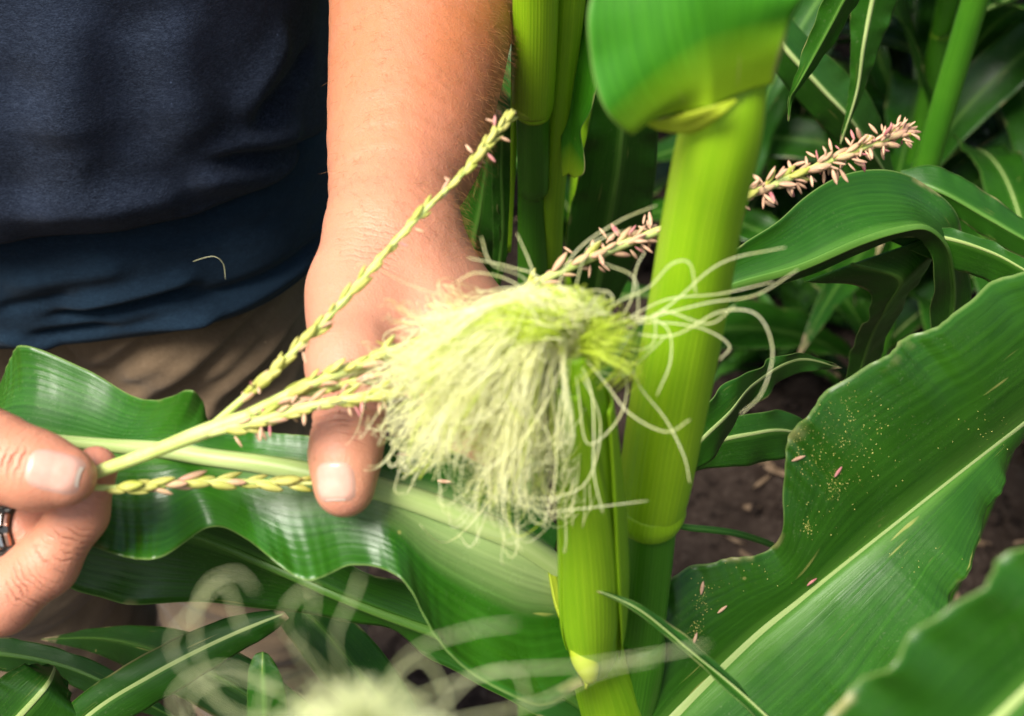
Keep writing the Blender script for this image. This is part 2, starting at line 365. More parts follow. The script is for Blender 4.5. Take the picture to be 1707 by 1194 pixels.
tag(acc.build('plant_litter', M['litter']), 'dry brown leaf and stem scraps lying on the soil', 'plant litter', kind='stuff')

# ------------------------------------------------------------------ corn leaves
def blade(name, L, Mi, Rr, mat, parent, m=90, nu=11, ruffle=.0, rf=7.0, seed=0, midrib=.0016, ribmat='midrib', belly=.0, thick=.00035, ribend=1.0, crimp=0.0):
    """a leaf blade: left margin, midrib and right margin as lists of points from base to tip"""
    l, c, r = spline(L, m), spline(Mi, m), spline(Rr, m)
    t = np.linspace(0, 1, nu)[None, :, None]
    nrm = norm(np.cross(r - l, np.gradient(c, axis=0)))[:, None]
    ln = np.concatenate([[0], np.cumsum(np.linalg.norm(np.diff(c, axis=0), axis=1))])
    def half(e):
        w = np.linalg.norm(e - c, axis=1)[:, None, None]
        return c[:, None] * (1 - t) + e[:, None] * t + nrm * (belly * w * 4 * t * (1 - t))
    left, right = half(l), half(r)
    def ruf(h, sgn):
        s = ln[:, None] / ln[-1] * rf * 2 * np.pi; tt = t[..., 0]
        wave = np.sin(s + seed + sgn * 1.3) + .6 * np.sin(1.73 * s + 2.1 * seed + sgn) + crimp * np.sin(6.0 * s + seed + .8 * np.sin(1.3 * s)) * (.5 + .5 * np.sin(.6 * s + seed))
        env = np.sin(np.clip(np.linspace(0, 1, m), 0, 1) * np.pi)[:, None] ** .4
        return h + nrm * (ruffle * wave * tt ** 2.2 * env)[..., None]
    left, right = ruf(left, 1), ruf(right, -1)
    G = np.concatenate([left[:, ::-1], right[:, 1:]], 1); n2 = G.shape[1]
    u = np.linspace(0, 1, n2); uv = np.stack([np.broadcast_to(u, (m, n2)), np.broadcast_to(ln[:, None] * 10, (m, n2))], -1)
    o = mesh_obj(name, G.reshape(-1, 3), grid_faces(m, n2), mat, parent, uv=uv.reshape(-1, 2), attr={'along': np.repeat(np.linspace(0, 1, m), n2)})
    md = o.modifiers.new('thickness', 'SOLIDIFY'); md.thickness = thick; md.offset = 0
    if midrib:
        k = int(m * ribend); w = midrib * (1 - np.linspace(0, 1, m)) ** .8 + .0003
        gg = np.linspace(-1, 1, 7)[None, :, None]
        side = norm(r - l)[:, None]
        V = c[:, None] + side * (w[:, None, None] * gg) + nrm * (w[:, None, None] * .16 * (1 - gg ** 2) + .00012)
        V2 = c[:, None] + side * (w[:, None, None] * gg) - nrm * (w[:, None, None] * .62 * (1 - gg ** 2) + .0001)
        A = np.concatenate([V, V2[:, ::-1]], 1)[:k]
        ua = np.stack([np.broadcast_to(np.linspace(0, 1, A.shape[1])[None], A.shape[:2]), np.broadcast_to(ln[:k, None] * 10, A.shape[:2])], -1)
        mesh_obj('midrib', A.reshape(-1, 3), grid_faces(k, A.shape[1], True), M[ribmat], o, uv=ua.reshape(-1, 2))
    return o
def pleaf(name, st, mat, parent, **k):
    """stations (left, midrib, right), each (px, py, depth)"""
    return blade(name, PP(*[s[0] for s in st]), PP(*[s[1] for s in st]), PP(*[s[2] for s in st]), mat, parent, **k)
def arc_leaf(parent, start, az, length, width, mat, elev=R(65), droop=R(150), twist=0.0, ruffle=.006, seed=0, name='leaf', power=1.3, ribmat='midrib', m=46, midrib=.0022):
    n = 12; s = np.linspace(0, 1, n); ang = elev - droop * s ** power
    seg = length / (n - 1); h = np.array([math.cos(az), math.sin(az), 0]); pts = [np.array(start, float)]
    for k in range(n - 1):
        a = ang[k]; pts.append(pts[-1] + seg * (h * math.cos(a) + np.array([0, 0, 1]) * math.sin(a)))
    c = np.array(pts); tan = norm(np.gradient(c, axis=0)); side0 = np.array([-math.sin(az), math.cos(az), 0])
    w = width / 2 * np.interp(s, [0, .08, .3, .6, .85, 1], [.45, .72, 1, .86, .42, .02])
    nn = np.cross(side0[None], tan)
    tw = twist * s + .25 * np.sin(s * 5 + seed); side = side0[None] * np.cos(tw)[:, None] + nn * np.sin(tw)[:, None]
    upn = norm(np.cross(tan, side)); upn = np.where((upn @ np.array([0, 0, 1]))[:, None] < 0, -upn, upn) if abs(twist) < 1.2 else upn
    v = .28 * (1 - s)[:, None] + .05
    L = c + (side + upn * v) * w[:, None]; Rr = c + (-side + upn * v) * w[:, None]
    return blade(name, L, c, Rr, mat, parent, m=m, nu=6, ruffle=ruffle, rf=5 + 2 * random.random(), seed=seed, midrib=midrib, ribmat=ribmat, belly=-.06)
def stalk_part(parent, pts, radii, mat, name='stalk', m=30, n=28, fn=None):
    V, F, uv = tube(pts, radii, m, n, fn=fn); return mesh_obj(name, V, F, mat, parent, uv=uv)
def node_ring(parent, pts_pair, r, h=.006, mat='node', swell=1.12):
    a, b = np.array(pts_pair[0]), np.array(pts_pair[1]); d = norm(b - a)
    pts = [a + d * h * t for t in (-1, -.5, 0, .5, 1)]
    V, F, uv = tube(pts, [r * .97, r * (1 + swell) / 2, r * swell, r * (1 + swell) / 2, r * .97], 13, 28)
    return mesh_obj('node', V, F, M[mat], parent, uv=uv)

# ================================================================== main corn plant (stalk, ear, held leaf)
base_a = P(1010, 1194, .66); base_a = np.array([base_a[0] - .035, base_a[1] + .02, 0])
plant_a = empty('corn_plant', base_a)
tag(plant_a, 'corn plant with thick yellow-green stalk and silky ear, right of the hand', 'corn plant')
stA = PP((1050, 1194, .672), (1068, 1050, .632), (1082, 930, .603), (1090, 850, .585))
low = np.array([base_a + np.array([0, 0, z]) * 1 + (stA[0] - base_a) * np.array([1, 1, 0]) * (z / stA[0][2]) for z in (0.0, .3, .6)])
stalk_part(plant_a, np.vstack([low, stA]), [.015, .0145, .0135, .0118, .0108, .0102, .0100], M['internode'], m=60)
for q in low[1:]: node_ring(plant_a, (q, q + np.array([0, 0, .1])), .0142, .008)
shA = PP((1080, 872, .588), (1088, 830, .580), (1110, 700, .548), (1145, 520, .507), (1172, 360, .473), (1205, 210, .444), (1236, 90, .430), (1272, -40, .422), (1320, -220, .412))
def groove(s, th): return 1 + .018 * np.sin(th * 2 + .5) + .006 * np.sin(th * 9 + s * 3)
stalk_part(plant_a, shA, [.0105, .0142, .0150, .0142, .0134, .0128, .0085, .0050, .004], M['sheath'], 'sheath', m=70, n=48, fn=groove)
node_ring(plant_a, (P(1084, 848, .584), P(1090, 800, .57)), .0138, .0065, swell=1.07, mat='sheath')
# overlapping margin of the sheath
d1 = PP((1102, 815, .560), (1117, 690, .531), (1150, 510, .491), (1176, 360, .459), (1196, 235, .437))
V, F, uv = tube(d1, [.0006, .0009, .0009, .0008, .0005], 30, 8); mesh_obj('sheath_margin', V, F, M['sheath'], plant_a, uv=uv)
# top leaf of that stalk, springing from its collar towards the camera
top = [((1074, 204, .4290), (1185, 178, .4190), (1289, 140, .4245)),
       ((1050, 224, .4175), (1184, 122, .4115), (1304, 84, .4135)),
       ((1006, 178, .4090), (1174, 54, .4030), (1326, 22, .4030)),
       ((985, 98, .4030), (1164, -10, .3970), (1350, -40, .3970)),
       ((984, 0, .3990), (1158, -90, .3930), (1374, -120, .3930)),
       ((1040, -90, .395), (1200, -190, .389), (1430, -200, .391)),
       ((1180, -220, .391), (1330, -300, .387), (1500, -320, .390)),
       ((1420, -330, .392), (1500, -380, .392), (1600, -400, .394)),
       ((1760, -360, .41), (1764, -362, .41), (1768, -365, .41))]
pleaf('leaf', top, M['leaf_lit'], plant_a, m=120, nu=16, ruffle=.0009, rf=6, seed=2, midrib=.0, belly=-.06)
col = [((1074, 203, .4288), (1088, 211, .430), (1100, 216, .4315)), ((1112, 197, .4262), (1122, 211, .4290), (1132, 221, .4330)),
       ((1148, 188, .4222), (1156, 203, .4262), (1160, 220, .4330)), ((1190, 176, .4186), (1196, 183, .4192), (1202, 192, .4200)), ((1226, 166, .4198), (1227, 167, .4198), (1228, 168, .4198))]
pleaf('collar', col, M['collar'], plant_a, m=50, nu=6, midrib=0, thick=.0007, belly=.10)
# held leaf
held = [((936, 884, .608), (924, 938, .604), (974, 1142, .598)), ((850, 800, .600), (850, 893, .592), (890, 1176, .578)),
        ((740, 748, .588), (740, 850, .581), (748, 1090, .562)), ((655, 728, .580), (650, 820, .5735), (668, 965, .560)),
        ((560, 728, .578), (560, 798, .5715), (590, 943, .566)), ((450, 722, .583), (450, 776, .575), (505, 966, .556)),
        ((360, 712, .590), (350, 762, .580), (408, 897, .572)), ((338, 668, .578), (290, 753, .584), (348, 880, .584)),
        ((310, 650, .572), (245, 748, .589), (270, 930, .568)), ((240, 668, .600), (180, 742, .595), (200, 926, .572)),
        ((140, 614, .612), (110, 735, .602), (120, 900, .588)), ((28, 578, .622), (20, 725, .612), (50, 890, .596)),
        ((-12, 655, .640), (-70, 730, .628), (-40, 860, .615)), ((-180, 740, .665), (-190, 780, .66), (-180, 850, .655)), ((-330, 850, .70), (-331, 851, .70), (-332, 852, .70))]
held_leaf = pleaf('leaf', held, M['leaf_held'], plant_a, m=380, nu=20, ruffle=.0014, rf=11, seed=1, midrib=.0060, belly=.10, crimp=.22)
held_leaf['label'] = 'broad wavy leaf pinned under the thumb'
# leaf sheath/collar at the held leaf's foot
V, F, uv = tube(PP((1042, 1240, .690), (1028, 1194, .668), (1010, 1130, .645), (996, 1085, .628)), [.0155, .0160, .0150, .0115], 24, 30)
mesh_obj('sheath', V, F, M['husk'], plant_a, uv=uv)
colr = [((914, 950, .602), (922, 948, .603), (930, 944, .605)), ((926, 1010, .600), (938, 1004, .602), (948, 998, .606)), ((945, 1060, .598), (966, 1052, .598), (986, 1046, .604)),
        ((966, 1110, .596), (984, 1100, .594), (1002, 1090, .602)), ((976, 1150, .600), (992, 1132, .598), (1010, 1112, .606))]
pleaf('collar', colr, M['collar'], plant_a, m=40, nu=6, midrib=0, thick=.001, belly=.1)
V, F, uv = tube(PP((958, 1066, .594), (968, 1085, .590), (978, 1108, .590), (984, 1132, .594)), [.002, .0050, .0052, .003], 16, 16); mesh_obj('ligule', V, F, M['collar'], plant_a, uv=uv)
# darker leaf below it
pleaf('leaf', [((1010, 1150, .66), (1000, 1190, .66), (1000, 1240, .66)), ((860, 1050, .64), (850, 1105, .645), (830, 1160, .65)), ((620, 950, .625), (600, 1010, .635), (640, 1052, .655)),
               ((470, 880, .62), (460, 950, .64), (480, 1017, .66)), ((340, 840, .63), (330, 895, .65), (260, 1006, .67)), ((190, 800, .65), (180, 860, .665), (120, 984, .68)),
               ((60, 800, .68), (40, 840, .685), (10, 900, .69)), ((-150, 850, .74), (-151, 851, .74), (-152, 852, .74))],
      M['leaf'], plant_a, m=90, ruffle=.002, rf=6, seed=4, midrib=.0034, ribmat='midrib_dark', belly=.08)['label'] = 'dark leaf hanging below the held leaf'
# big pollen-dusted leaf at the right
big = [((1030, 1210, .665), (1050, 1275, .672), (1080, 1420, .68)), ((1092, 990, .640), (1130, 1185, .658), (1290, 1350, .665)), ((1196, 934, .636), (1250, 1067, .655), (1420, 1270, .66)),
       ((1290, 914, .636), (1330, 1001, .654), (1485, 1190, .655)), ((1306, 815, .622), (1400, 945, .654), (1540, 1095, .65)), ((1328, 706, .612), (1475, 886, .656), (1590, 1000, .652)),
       ((1440, 612, .615), (1580, 803, .663), (1640, 880, .665)), ((1560, 540, .625), (1680, 725, .675), (1692, 755, .685)), ((1707, 446, .645), (1790, 640, .69), (1790, 655, .71)),
       ((1900, 380, .69), (1960, 520, .73), (1990, 560, .75)), ((2200, 380, .80), (2202, 382, .80), (2204, 384, .80))]
big_leaf = pleaf('leaf', big, M['leaf_pollen'], plant_a, m=460, nu=20, ruffle=.0020, rf=13, seed=5, midrib=.0058, belly=.07, crimp=.24)
big_leaf['label'] = 'broad pollen-dusted leaf rising to the right edge'
# small blue-green leaves right of the stalk
pleaf('leaf', [((1120, 800, .70), (1110, 830, .70), (1100, 860, .70)), ((1160, 690, .70), (1155, 750, .70), (1150, 800, .70)), ((1215, 640, .71), (1215, 690, .71), (1195, 750, .715)),
               ((1262, 612, .73), (1258, 640, .73), (1250, 680, .735)), ((1330, 588, .76), (1330, 600, .76), (1325, 625, .76)), ((1402, 612, .80), (1403, 613, .80), (1404, 614, .80))],
      M['leaf'], plant_a, m=60, ruffle=.002, rf=4, seed=8, midrib=.0016)
pleaf('leaf', [((1110, 790, .80), (1105, 800, .80), (1100, 810, .80)), ((1180, 712, .80), (1175, 745, .80), (1190, 780, .81)), ((1250, 690, .81), (1250, 724, .81), (1255, 776, .82)),
               ((1320, 690, .83), (1322, 720, .83), (1325, 760, .84)), ((1420, 760, .88), (1421, 761, .88), (1422, 762, .88))],
      M['leaf'], plant_a, m=50, ruffle=.0015, rf=4, seed=9, midrib=.0014)

# --- the ear: husk with silk bursting out of its tip
EAR = np.array([P(958, 585, .462), P(966, 650, .477), P(978, 760, .505), (P(986, 880, .537)), P(988, 980, .568), P(988, 1050, .592), P(992, 1100, .612)])
V, F, uv = tube(EAR, [.0048, .0080, .0098, .0112, .0122, .0115, .0085], 60, 40, fn=lambda s, th: 1 + .03 * np.sin(3 * th + 1.2) + .012 * np.sin(7 * th))
ear = mesh_obj('ear', V, F, M['husk'], plant_a, uv=uv); ear['label'] = 'young green ear with pale silk spilling from its tip'
# husk leaves wrapped round it
for k, (off, s0, s1) in enumerate(((.6, .12, 1.0), (2.6, .06, .95), (4.6, .2, 1.0))):
    c = spline(EAR, 60); t, a, b = frames(c); rad = spline1([.0048, .0080, .0098, .0112, .0122, .0115, .0085], 60)
    i0, i1 = int(60 * s0), int(60 * s1); idx = np.arange(i0, i1); s = np.linspace(0, 1, len(idx))
    half = 1.15 * np.sin(np.pi * np.clip(.12 + s * .75, 0, 1)) ** .7
    g = np.linspace(-1, 1, 15); th = off + g[None] * half[:, None] - .5 * s[:, None]
    rr = (rad[idx] * 1.05 + .0006 + .0004 * k)[:, None] * (1 + .03 * np.sin(3 * th + 1.2))
    G = c[idx][:, None] + rr[..., None] * (np.cos(th)[..., None] * a[idx][:, None] + np.sin(th)[..., None] * b[idx][:, None])
    u2 = np.stack([np.broadcast_to(np.linspace(0, 1, 15) * .4, (len(idx), 15)), np.broadcast_to(s[:, None] * 2, (len(idx), 15))], -1)
    o = mesh_obj('husk_leaf', G.reshape(-1, 3), grid_faces(len(idx), 15), M['husk'], ear, uv=u2.reshape(-1, 2))
    md = o.modifiers.new('thickness', 'SOLIDIFY'); md.thickness = .0005; md.offset = 0
TIP = P(955, 582, .459)
def strand(acc, pts, r, m=18, n=5, wav=0.0, seed=0.0):
    c = spline(pts, m)
    if wav:
        t = np.linspace(0, 1, m); amp = wav * t ** 1.2
        c = c + amp[:, None] * (np.sin(t * 7.5 + seed)[:, None] * RT + np.sin(t * 6.3 + 1.7 * seed)[:, None] * UP + np.sin(t * 9.1 + 2.3 * seed)[:, None] * FW * .6)
    V, F, uv = tube(c, [r, r, r * .95, r * .85, r * .5], m, n); acc.add(V, F, uv)
accP, accG = Acc(), Acc()
for clump in range(135):
    u = rng.random()
    if u < .50: ex, ey = rng.uniform(655, 850), rng.uniform(570, 770)
    elif u < .78: ex, ey = rng.uniform(640, 810), rng.uniform(490, 650)
    else: ex, ey = rng.uniform(770, 960), rng.uniform(690, 860)
    if ex < 740 and ey > 770: ey -= 70
    ed = rng.uniform(.45, .52); lift = rng.uniform(45, 135) if ex < 900 else rng.uniform(10, 60)
    cw = rng.uniform(0, 6.28); wv = rng.uniform(.002, .0075); curl = rng.normal(0, 34)
    for j in range(15):
        tight = 1.0 if rng.random() < .3 else .38; jx, jy, jd = rng.normal(0, 36) * tight, rng.normal(0, 36) * tight, rng.normal(0, .010) * tight; sx, sy = rng.normal(0, 14), rng.normal(0, 10); k = rng.normal(0, 13, 6) * tight
        f = rng.uniform(.62, 1.08) if tight == 1 else rng.uniform(.84, 1.05); fx, fy = 955 + (ex - 955) * f, 575 + (ey - 575) * f
        p0 = (955 + sx, 580 + sy, .463 + rng.normal(0, .002))
        p1 = (945 + (fx - 955) * .12 + sx * 2 + k[0], 575 - lift * .62 + k[1], .452 + rng.normal(0, .005))
        p2 = (955 + (fx - 955) * .50 + k[2], 572 - lift * .55 + (fy - 560) * .30 + k[3], .45 + (ed - .45) * .5 + jd * .5)
        p3 = (955 + (fx - 955) * .86 + jx * .6 + k[4], 575 - lift * .1 + (fy - 560) * .70 + jy * .5 + k[5], ed + jd)
        p4 = (fx + jx + curl * .3, fy + jy + 15, ed + jd + rng.normal(0, .006)); p5 = (fx + jx + curl, fy + jy + 25 - abs(curl) * .3, ed + jd + rng.normal(0, .008))
        strand(accG if rng.random() < .08 else accP, PP(p0, p1, p2, p3, p4, p5), rng.uniform(.00010, .00019), 24, 4, wv if tight < 1 else rng.uniform(.002, .006), cw + rng.normal(0, .25 if tight < 1 else 1.5))
# crown over the tip
for j in range(330):
    a = rng.uniform(-2.9, .5); ln_ = rng.uniform(55, 135)
    p0 = (955 + rng.normal(0, 9), 582 + rng.normal(0, 7), .464); dx, dy = math.cos(a), math.sin(a)
    p1 = (955 + dx * ln_ * .5, 575 + dy * ln_ * .55, .447 + rng.normal(0, .003)); p2 = (955 + dx * ln_ * 1.0 - 12, 585 + dy * ln_ * .85, .446 + rng.normal(0, .004))
    p3 = (950 + dx * ln_ * 1.25 - 40, 600 + dy * ln_ * .75, .46 + rng.normal(0, .006)); p4 = (945 + dx * ln_ * 1.4 - 70, 630 + dy * ln_ * .5, .468 + rng.normal(0, .008))
    strand(accG, PP(p0, p1, p2, p3, p4), rng.uniform(.00012, .0002), 14, 4)
tag(accP.build('silk', M['silk'], ear), 'pale yellow silk spilling left from the ear tip', kind='stuff')
tag(accG.build('silk', M['silk_green'], ear), 'greener silk around the ear tip', kind='stuff')
# loose single strands that can be told apart
loose = [[(965, 570), (1010, 545), (1080, 530), (1180, 505), (1260, 492), (1330, 450)], [(965, 572), (1030, 540), (1110, 500), (1200, 490), (1290, 470)],
         [(968, 575), (1030, 555), (1120, 560), (1200, 520), (1262, 525), (1288, 585), (1270, 655), (1235, 690)], [(962, 575), (1050, 530), (1110, 545), (1118, 600), (1095, 660)],
         [(965, 580), (1040, 600), (1070, 650), (1110, 700), (1140, 760), (1150, 805)], [(965, 585), (1010, 640), (1050, 690), (1110, 720), (1150, 700)],
         [(960, 590), (985, 650), (990, 720), (990, 790), (1005, 855)], [(958, 590), (965, 660), (980, 740), (1030, 700), (1045, 640), (1020, 600)],
         [(960, 575), (1020, 510), (1080, 480), (1120, 440), (1150, 440), (1160, 490)], [(955, 565), (930, 490), (960, 420), (1030, 370), (1095, 342)],
         [(950, 565), (900, 480), (880, 430), (862, 390)], [(945, 565), (880, 470), (820, 440), (802, 395)], [(945, 565), (870, 480), (800, 455), (760, 470)],
         [(948, 566), (905, 470), (850, 445), (780, 430)], [(955, 565), (960, 480), (985, 410), (1040, 385)], [(968, 575), (1060, 540), (1160, 545), (1215, 575), (1200, 600)],
         [(950, 600), (900, 700), (870, 790), (890, 850), (950, 850), (1080, 835)], [(945, 600), (880, 720), (800, 800), (790, 860)], [(940, 600), (820, 700), (690, 730), (670, 770), (690, 790)],
         [(965, 590), (1000, 620), (1040, 620), (1080, 590), (1110, 560)], [(962, 585), (1050, 560), (1060, 470), (1010, 440)], [(966, 578), (1100, 520), (1200, 440), (1310, 412)],
         [(955, 600), (1000, 700), (980, 800), (920, 830), (860, 825)], [(960, 580), (1080, 580), (1100, 520), (1180, 540), (1225, 510)], [(950, 590), (930, 700), (925, 800), (905, 880)],
         [(960, 585), (1010, 560), (1050, 505), (1060, 450), (1075, 420)], [(948, 590), (900, 690), (850, 780), (840, 850), (870, 920)]]
for k, q in enumerate(loose):
    n = len(q); dd = .455 + .012 * math.sin(k * 2.1) ; pts = PP(*[(x, y, .462 + (dd - .462) * min(1, 2 * i / n)) for i, (x, y) in enumerate(q)])
    V, F, uv = tube(pts, [.00014, .00018, .00018, .00017, .00012], 40, 6); mesh_obj('silk_strand', V, F, M['silk'], ear, uv=uv)

# ================================================================== corn plant behind the arm
bpos = P(888, 170, .80); plant_b = empty('corn_plant', (bpos[0] + .01, bpos[1] + .02, 0))
tag(plant_b, 'corn plant with ringed green stalk just right of the forearm', 'corn plant')
bb = np.array(plant_b.location)
nb = P(888, 172, .80); lowb = P(888, 430, .925)
stalk_part(plant_b, [bb, bb + (lowb - bb) * .5, lowb, P(889, 300, .86), nb], [.013, .0125, .0098, .0095, .0096], M['internode'], m=50)
stalk_part(plant_b, [P(889, 190, .806), P(889, 165, .797), P(892, 60, .752), P(893, -60, .71), P(893, -250, .65), P(893, -420, .60)], [.0100, .0118, .0120, .0118, .011, .009], M['sheath'], 'sheath', m=50, n=40, fn=groove)
node_ring(plant_b, (nb, P(889, 140, .79)), .0108, .005, swell=1.1)
side = [P(915, 450, .945), P(920, 330, .885), P(928, 230, .84), P(938, 110, .79), P(948, -20, .74), P(958, -200, .69)]
stalk_part(plant_b, side, [.0085, .0080, .0085, .0085, .0095, .009], M['husk'], 'side_shoot', m=40, n=24)
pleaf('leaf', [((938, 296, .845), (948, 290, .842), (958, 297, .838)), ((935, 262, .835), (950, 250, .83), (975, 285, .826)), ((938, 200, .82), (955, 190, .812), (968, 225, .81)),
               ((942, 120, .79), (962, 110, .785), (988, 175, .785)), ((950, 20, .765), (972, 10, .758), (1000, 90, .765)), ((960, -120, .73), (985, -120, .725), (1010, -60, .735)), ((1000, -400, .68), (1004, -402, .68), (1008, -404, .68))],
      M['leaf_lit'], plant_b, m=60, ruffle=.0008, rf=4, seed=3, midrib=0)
pleaf('leaf', [((846, 420, .93), (849, 420, .93), (852, 420, .93)), ((850, 330, .885), (853, 330, .885), (857, 330, .885)), ((852, 230, .84), (856, 230, .838), (861, 230, .84)), ((853, 120, .80), (857, 120, .797), (862, 120, .80)),
               ((855, 10, .76), (859, 10, .757), (864, 10, .76)), ((860, -200, .70), (864, -200, .70), (868, -200, .70))], M['husk'], plant_b, m=30, nu=4, midrib=0, thick=.0012)
# broad dark leaves behind it
pleaf('leaf', [((960, 520, 1.08), (990, 520, 1.08), (1020, 520, 1.09)), ((945, 400, 1.03), (1010, 400, 1.02), (1075, 400, 1.03)), ((965, 290, .99), (1030, 290, .97), (1092, 300, .99)), ((985, 190, .95), (1040, 190, .935), (1098, 200, .95)),
               ((1010, 80, .92), (1055, 80, .905), (1100, 90, .92)), ((1050, -80, .88), (1075, -80, .875), (1100, -80, .88))], M['leaf'], plant_b, m=60, ruffle=.002, seed=6, midrib=.0020, ribmat='midrib_dark')
pleaf('leaf', [((800, 520, 1.02), (806, 520, 1.02), (812, 520, 1.02)), ((745, 400, .97), (790, 420, .96), (838, 420, .97)), ((760, 330, .945), (800, 350, .93), (835, 400, .945)), ((795, 250, .915), (812, 270, .905), (832, 320, .915)), ((820, 180, .89), (826, 182, .888), (836, 186, .89))],
      M['leaf'], plant_b, m=50, ruffle=.0015, seed=7, midrib=.0016, ribmat='midrib_dark')
pleaf('leaf', [((820, 500, .99), (824, 500, .99), (828, 500, .99)), ((822, 400, .945), (838, 390, .94), (850, 400, .945)), ((820, 290, .90), (836, 280, .895), (852, 290, .90)), ((826, 215, .87), (840, 212, .866), (854, 225, .87)), ((852, 190, .86), (853, 190, .86), (854, 191, .86))],
      M['leaf'], plant_b, m=40, ruffle=.001, seed=2, midrib=.001, ribmat='midrib_dark')

# ================================================================== corn plant with the arching leaf
plant_c = empty('corn_plant', (.52, 1.02, 0)); cb = np.array(plant_c.location)
tag(plant_c, 'corn plant with glossy leaf arching over behind the tassel tip', 'corn plant')
stalk_part(plant_c, [cb, cb + np.array([.005, -.01, .35]), cb + np.array([.0, -.02, .62])], [.013, .012, .009], M['internode'], m=40)
node_ring(plant_c, (cb + np.array([.004, -.008, .3]), cb + np.array([.004, -.008, .5])), .0125)
pleaf('leaf', [((1130, 500, .74), (1140, 520, .742), (1150, 540, .745)), ((1215, 425, .735), (1220, 480, .74), (1235, 500, .75)), ((1300, 365, .745), (1330, 448, .745), (1340, 462, .76)), ((1385, 300, .765), (1430, 405, .752), (1440, 420, .775)),
               ((1465, 283, .785), (1495, 384, .758), (1500, 396, .78)), ((1540, 303, .80), (1545, 380, .768), (1530, 400, .785)), ((1590, 355, .81), (1578, 410, .785), (1552, 420, .79)),
               ((1612, 430, .83), (1590, 460, .81), (1556, 470, .805)), ((1616, 500, .85), (1590, 520, .84), (1552, 530, .835)), ((1590, 640, .89), (1570, 640, .885), (1545, 640, .88)), ((1540, 760, .93), (1538, 761, .93), (1536, 762, .93))],
      M['leaf'], plant_c, m=120, nu=12, ruffle=.001, rf=6, seed=1, midrib=.0024, ribmat='midrib_dark', belly=-.14)['label'] = 'glossy leaf arching over and folding down'
pleaf('leaf', [((1560, 392, .80), (1420, 440, .80), (1340, 470, .80)), ((1558, 430, .82), (1500, 465, .81), (1440, 480, .82)), ((1530, 470, .85), (1480, 510, .84), (1450, 520, .84)), ((1480, 560, .90), (1450, 570, .89), (1422, 575, .89)), ((1440, 680, .95), (1420, 680, .95), (1405, 670, .95)), ((1400, 820, 1.0), (1398, 820, 1.0), (1396, 820, 1.0))],
      M['leaf_back'], plant_c, m=60, ruffle=.001, seed=3, midrib=.0016, ribmat='midrib_dark')
pleaf('leaf', [((1480, 385, .80), (1480, 392, .80), (1480, 400, .80)), ((1560, 378, .80), (1565, 395, .80), (1570, 440, .81)), ((1640, 398, .80), (1650, 420, .80), (1650, 470, .815)), ((1720, 440, .80), (1725, 460, .80), (1725, 500, .81)), ((1900, 560, .81), (1901, 562, .81), (1902, 564, .81))],
      M['leaf'], plant_c, m=60, ruffle=.001, seed=5, midrib=.0012)
pleaf('leaf', [((1500, 285, .88), (1505, 300, .88), (1510, 315, .88)), ((1560, 277, .88), (1570, 320, .87), (1590, 360, .88)), ((1640, 318, .88), (1650, 365, .87), (1650, 400, .88)), ((1720, 375, .88), (1730, 410, .87), (1730, 440, .88)), ((1880, 480, .88), (1882, 482, .88), (1884, 484, .88))],
      M['leaf'], plant_c, m=60, ruffle=.001, seed=6, midrib=.0018, ribmat='midrib_dark')
# leaf tips hanging in from above on the right
plant_d = empty('corn_plant', (.36, .98, 0)); db = np.array(plant_d.location)
tag(plant_d, 'corn plant whose narrow leaf tips hang down right of the thick stalk', 'corn plant')
stalk_part(plant_d, [db, db + np.array([.0, .02, .5]), db + np.array([.01, .03, .95]), db + np.array([.03, .02, 1.4]), db + np.array([.06, .0, 1.8])], [.012, .0115, .011, .009, .005], M['internode'], m=40)
pleaf('leaf', [((1380, -260, .66), (1430, -230, .66), (1490, -200, .66)), ((1400, -90, .70), (1440, -70, .70), (1480, -50, .70)), ((1372, 0, .72), (1402, 10, .72), (1432, 0, .725)), ((1340, 80, .74), (1362, 85, .737), (1392, 70, .742)), ((1322, 140, .752), (1330, 142, .75), (1346, 130, .754)), ((1314, 165, .76), (1317, 166, .76), (1322, 166, .76)), ((1313, 202, .77), (1314.5, 202, .77), (1316, 202, .77))],
      M['leaf'], plant_d, m=70, ruffle=.0006, seed=1, midrib=.0009, ribmat='midrib_dark', belly=.1)
pleaf('leaf', [((1440, -200, .85), (1500, -190, .85), (1540, -180, .85)), ((1418, -20, .90), (1458, -15, .895), (1500, -10, .90)), ((1418, 70, .92), (1440, 75, .915), (1470, 70, .92)), ((1415, 150, .94), (1428, 155, .937), (1440, 150, .94)), ((1400, 240, .96), (1401, 240, .96), (1402, 240, .96))],
      M['leaf_back'], plant_d, m=60, ruffle=.001, seed=2, midrib=.0016)
pleaf('leaf', [((1210, -20, 1.0), (1230, -30, 1.0), (1260, -40, 1.0)), ((1270, 90, 1.02), (1300, 70, 1.01), (1345, 60, 1.02)), ((1340, 180, 1.05), (1372, 150, 1.03), (1410, 120, 1.05)), ((1400, 240, 1.08), (1430, 215, 1.06), (1460, 180, 1.08)), ((1500, 330, 1.15), (1501, 330, 1.15), (1502, 330, 1.15))],
      M['leaf_back'], plant_d, m=60, ruffle=.001, seed=4, midrib=.0022)

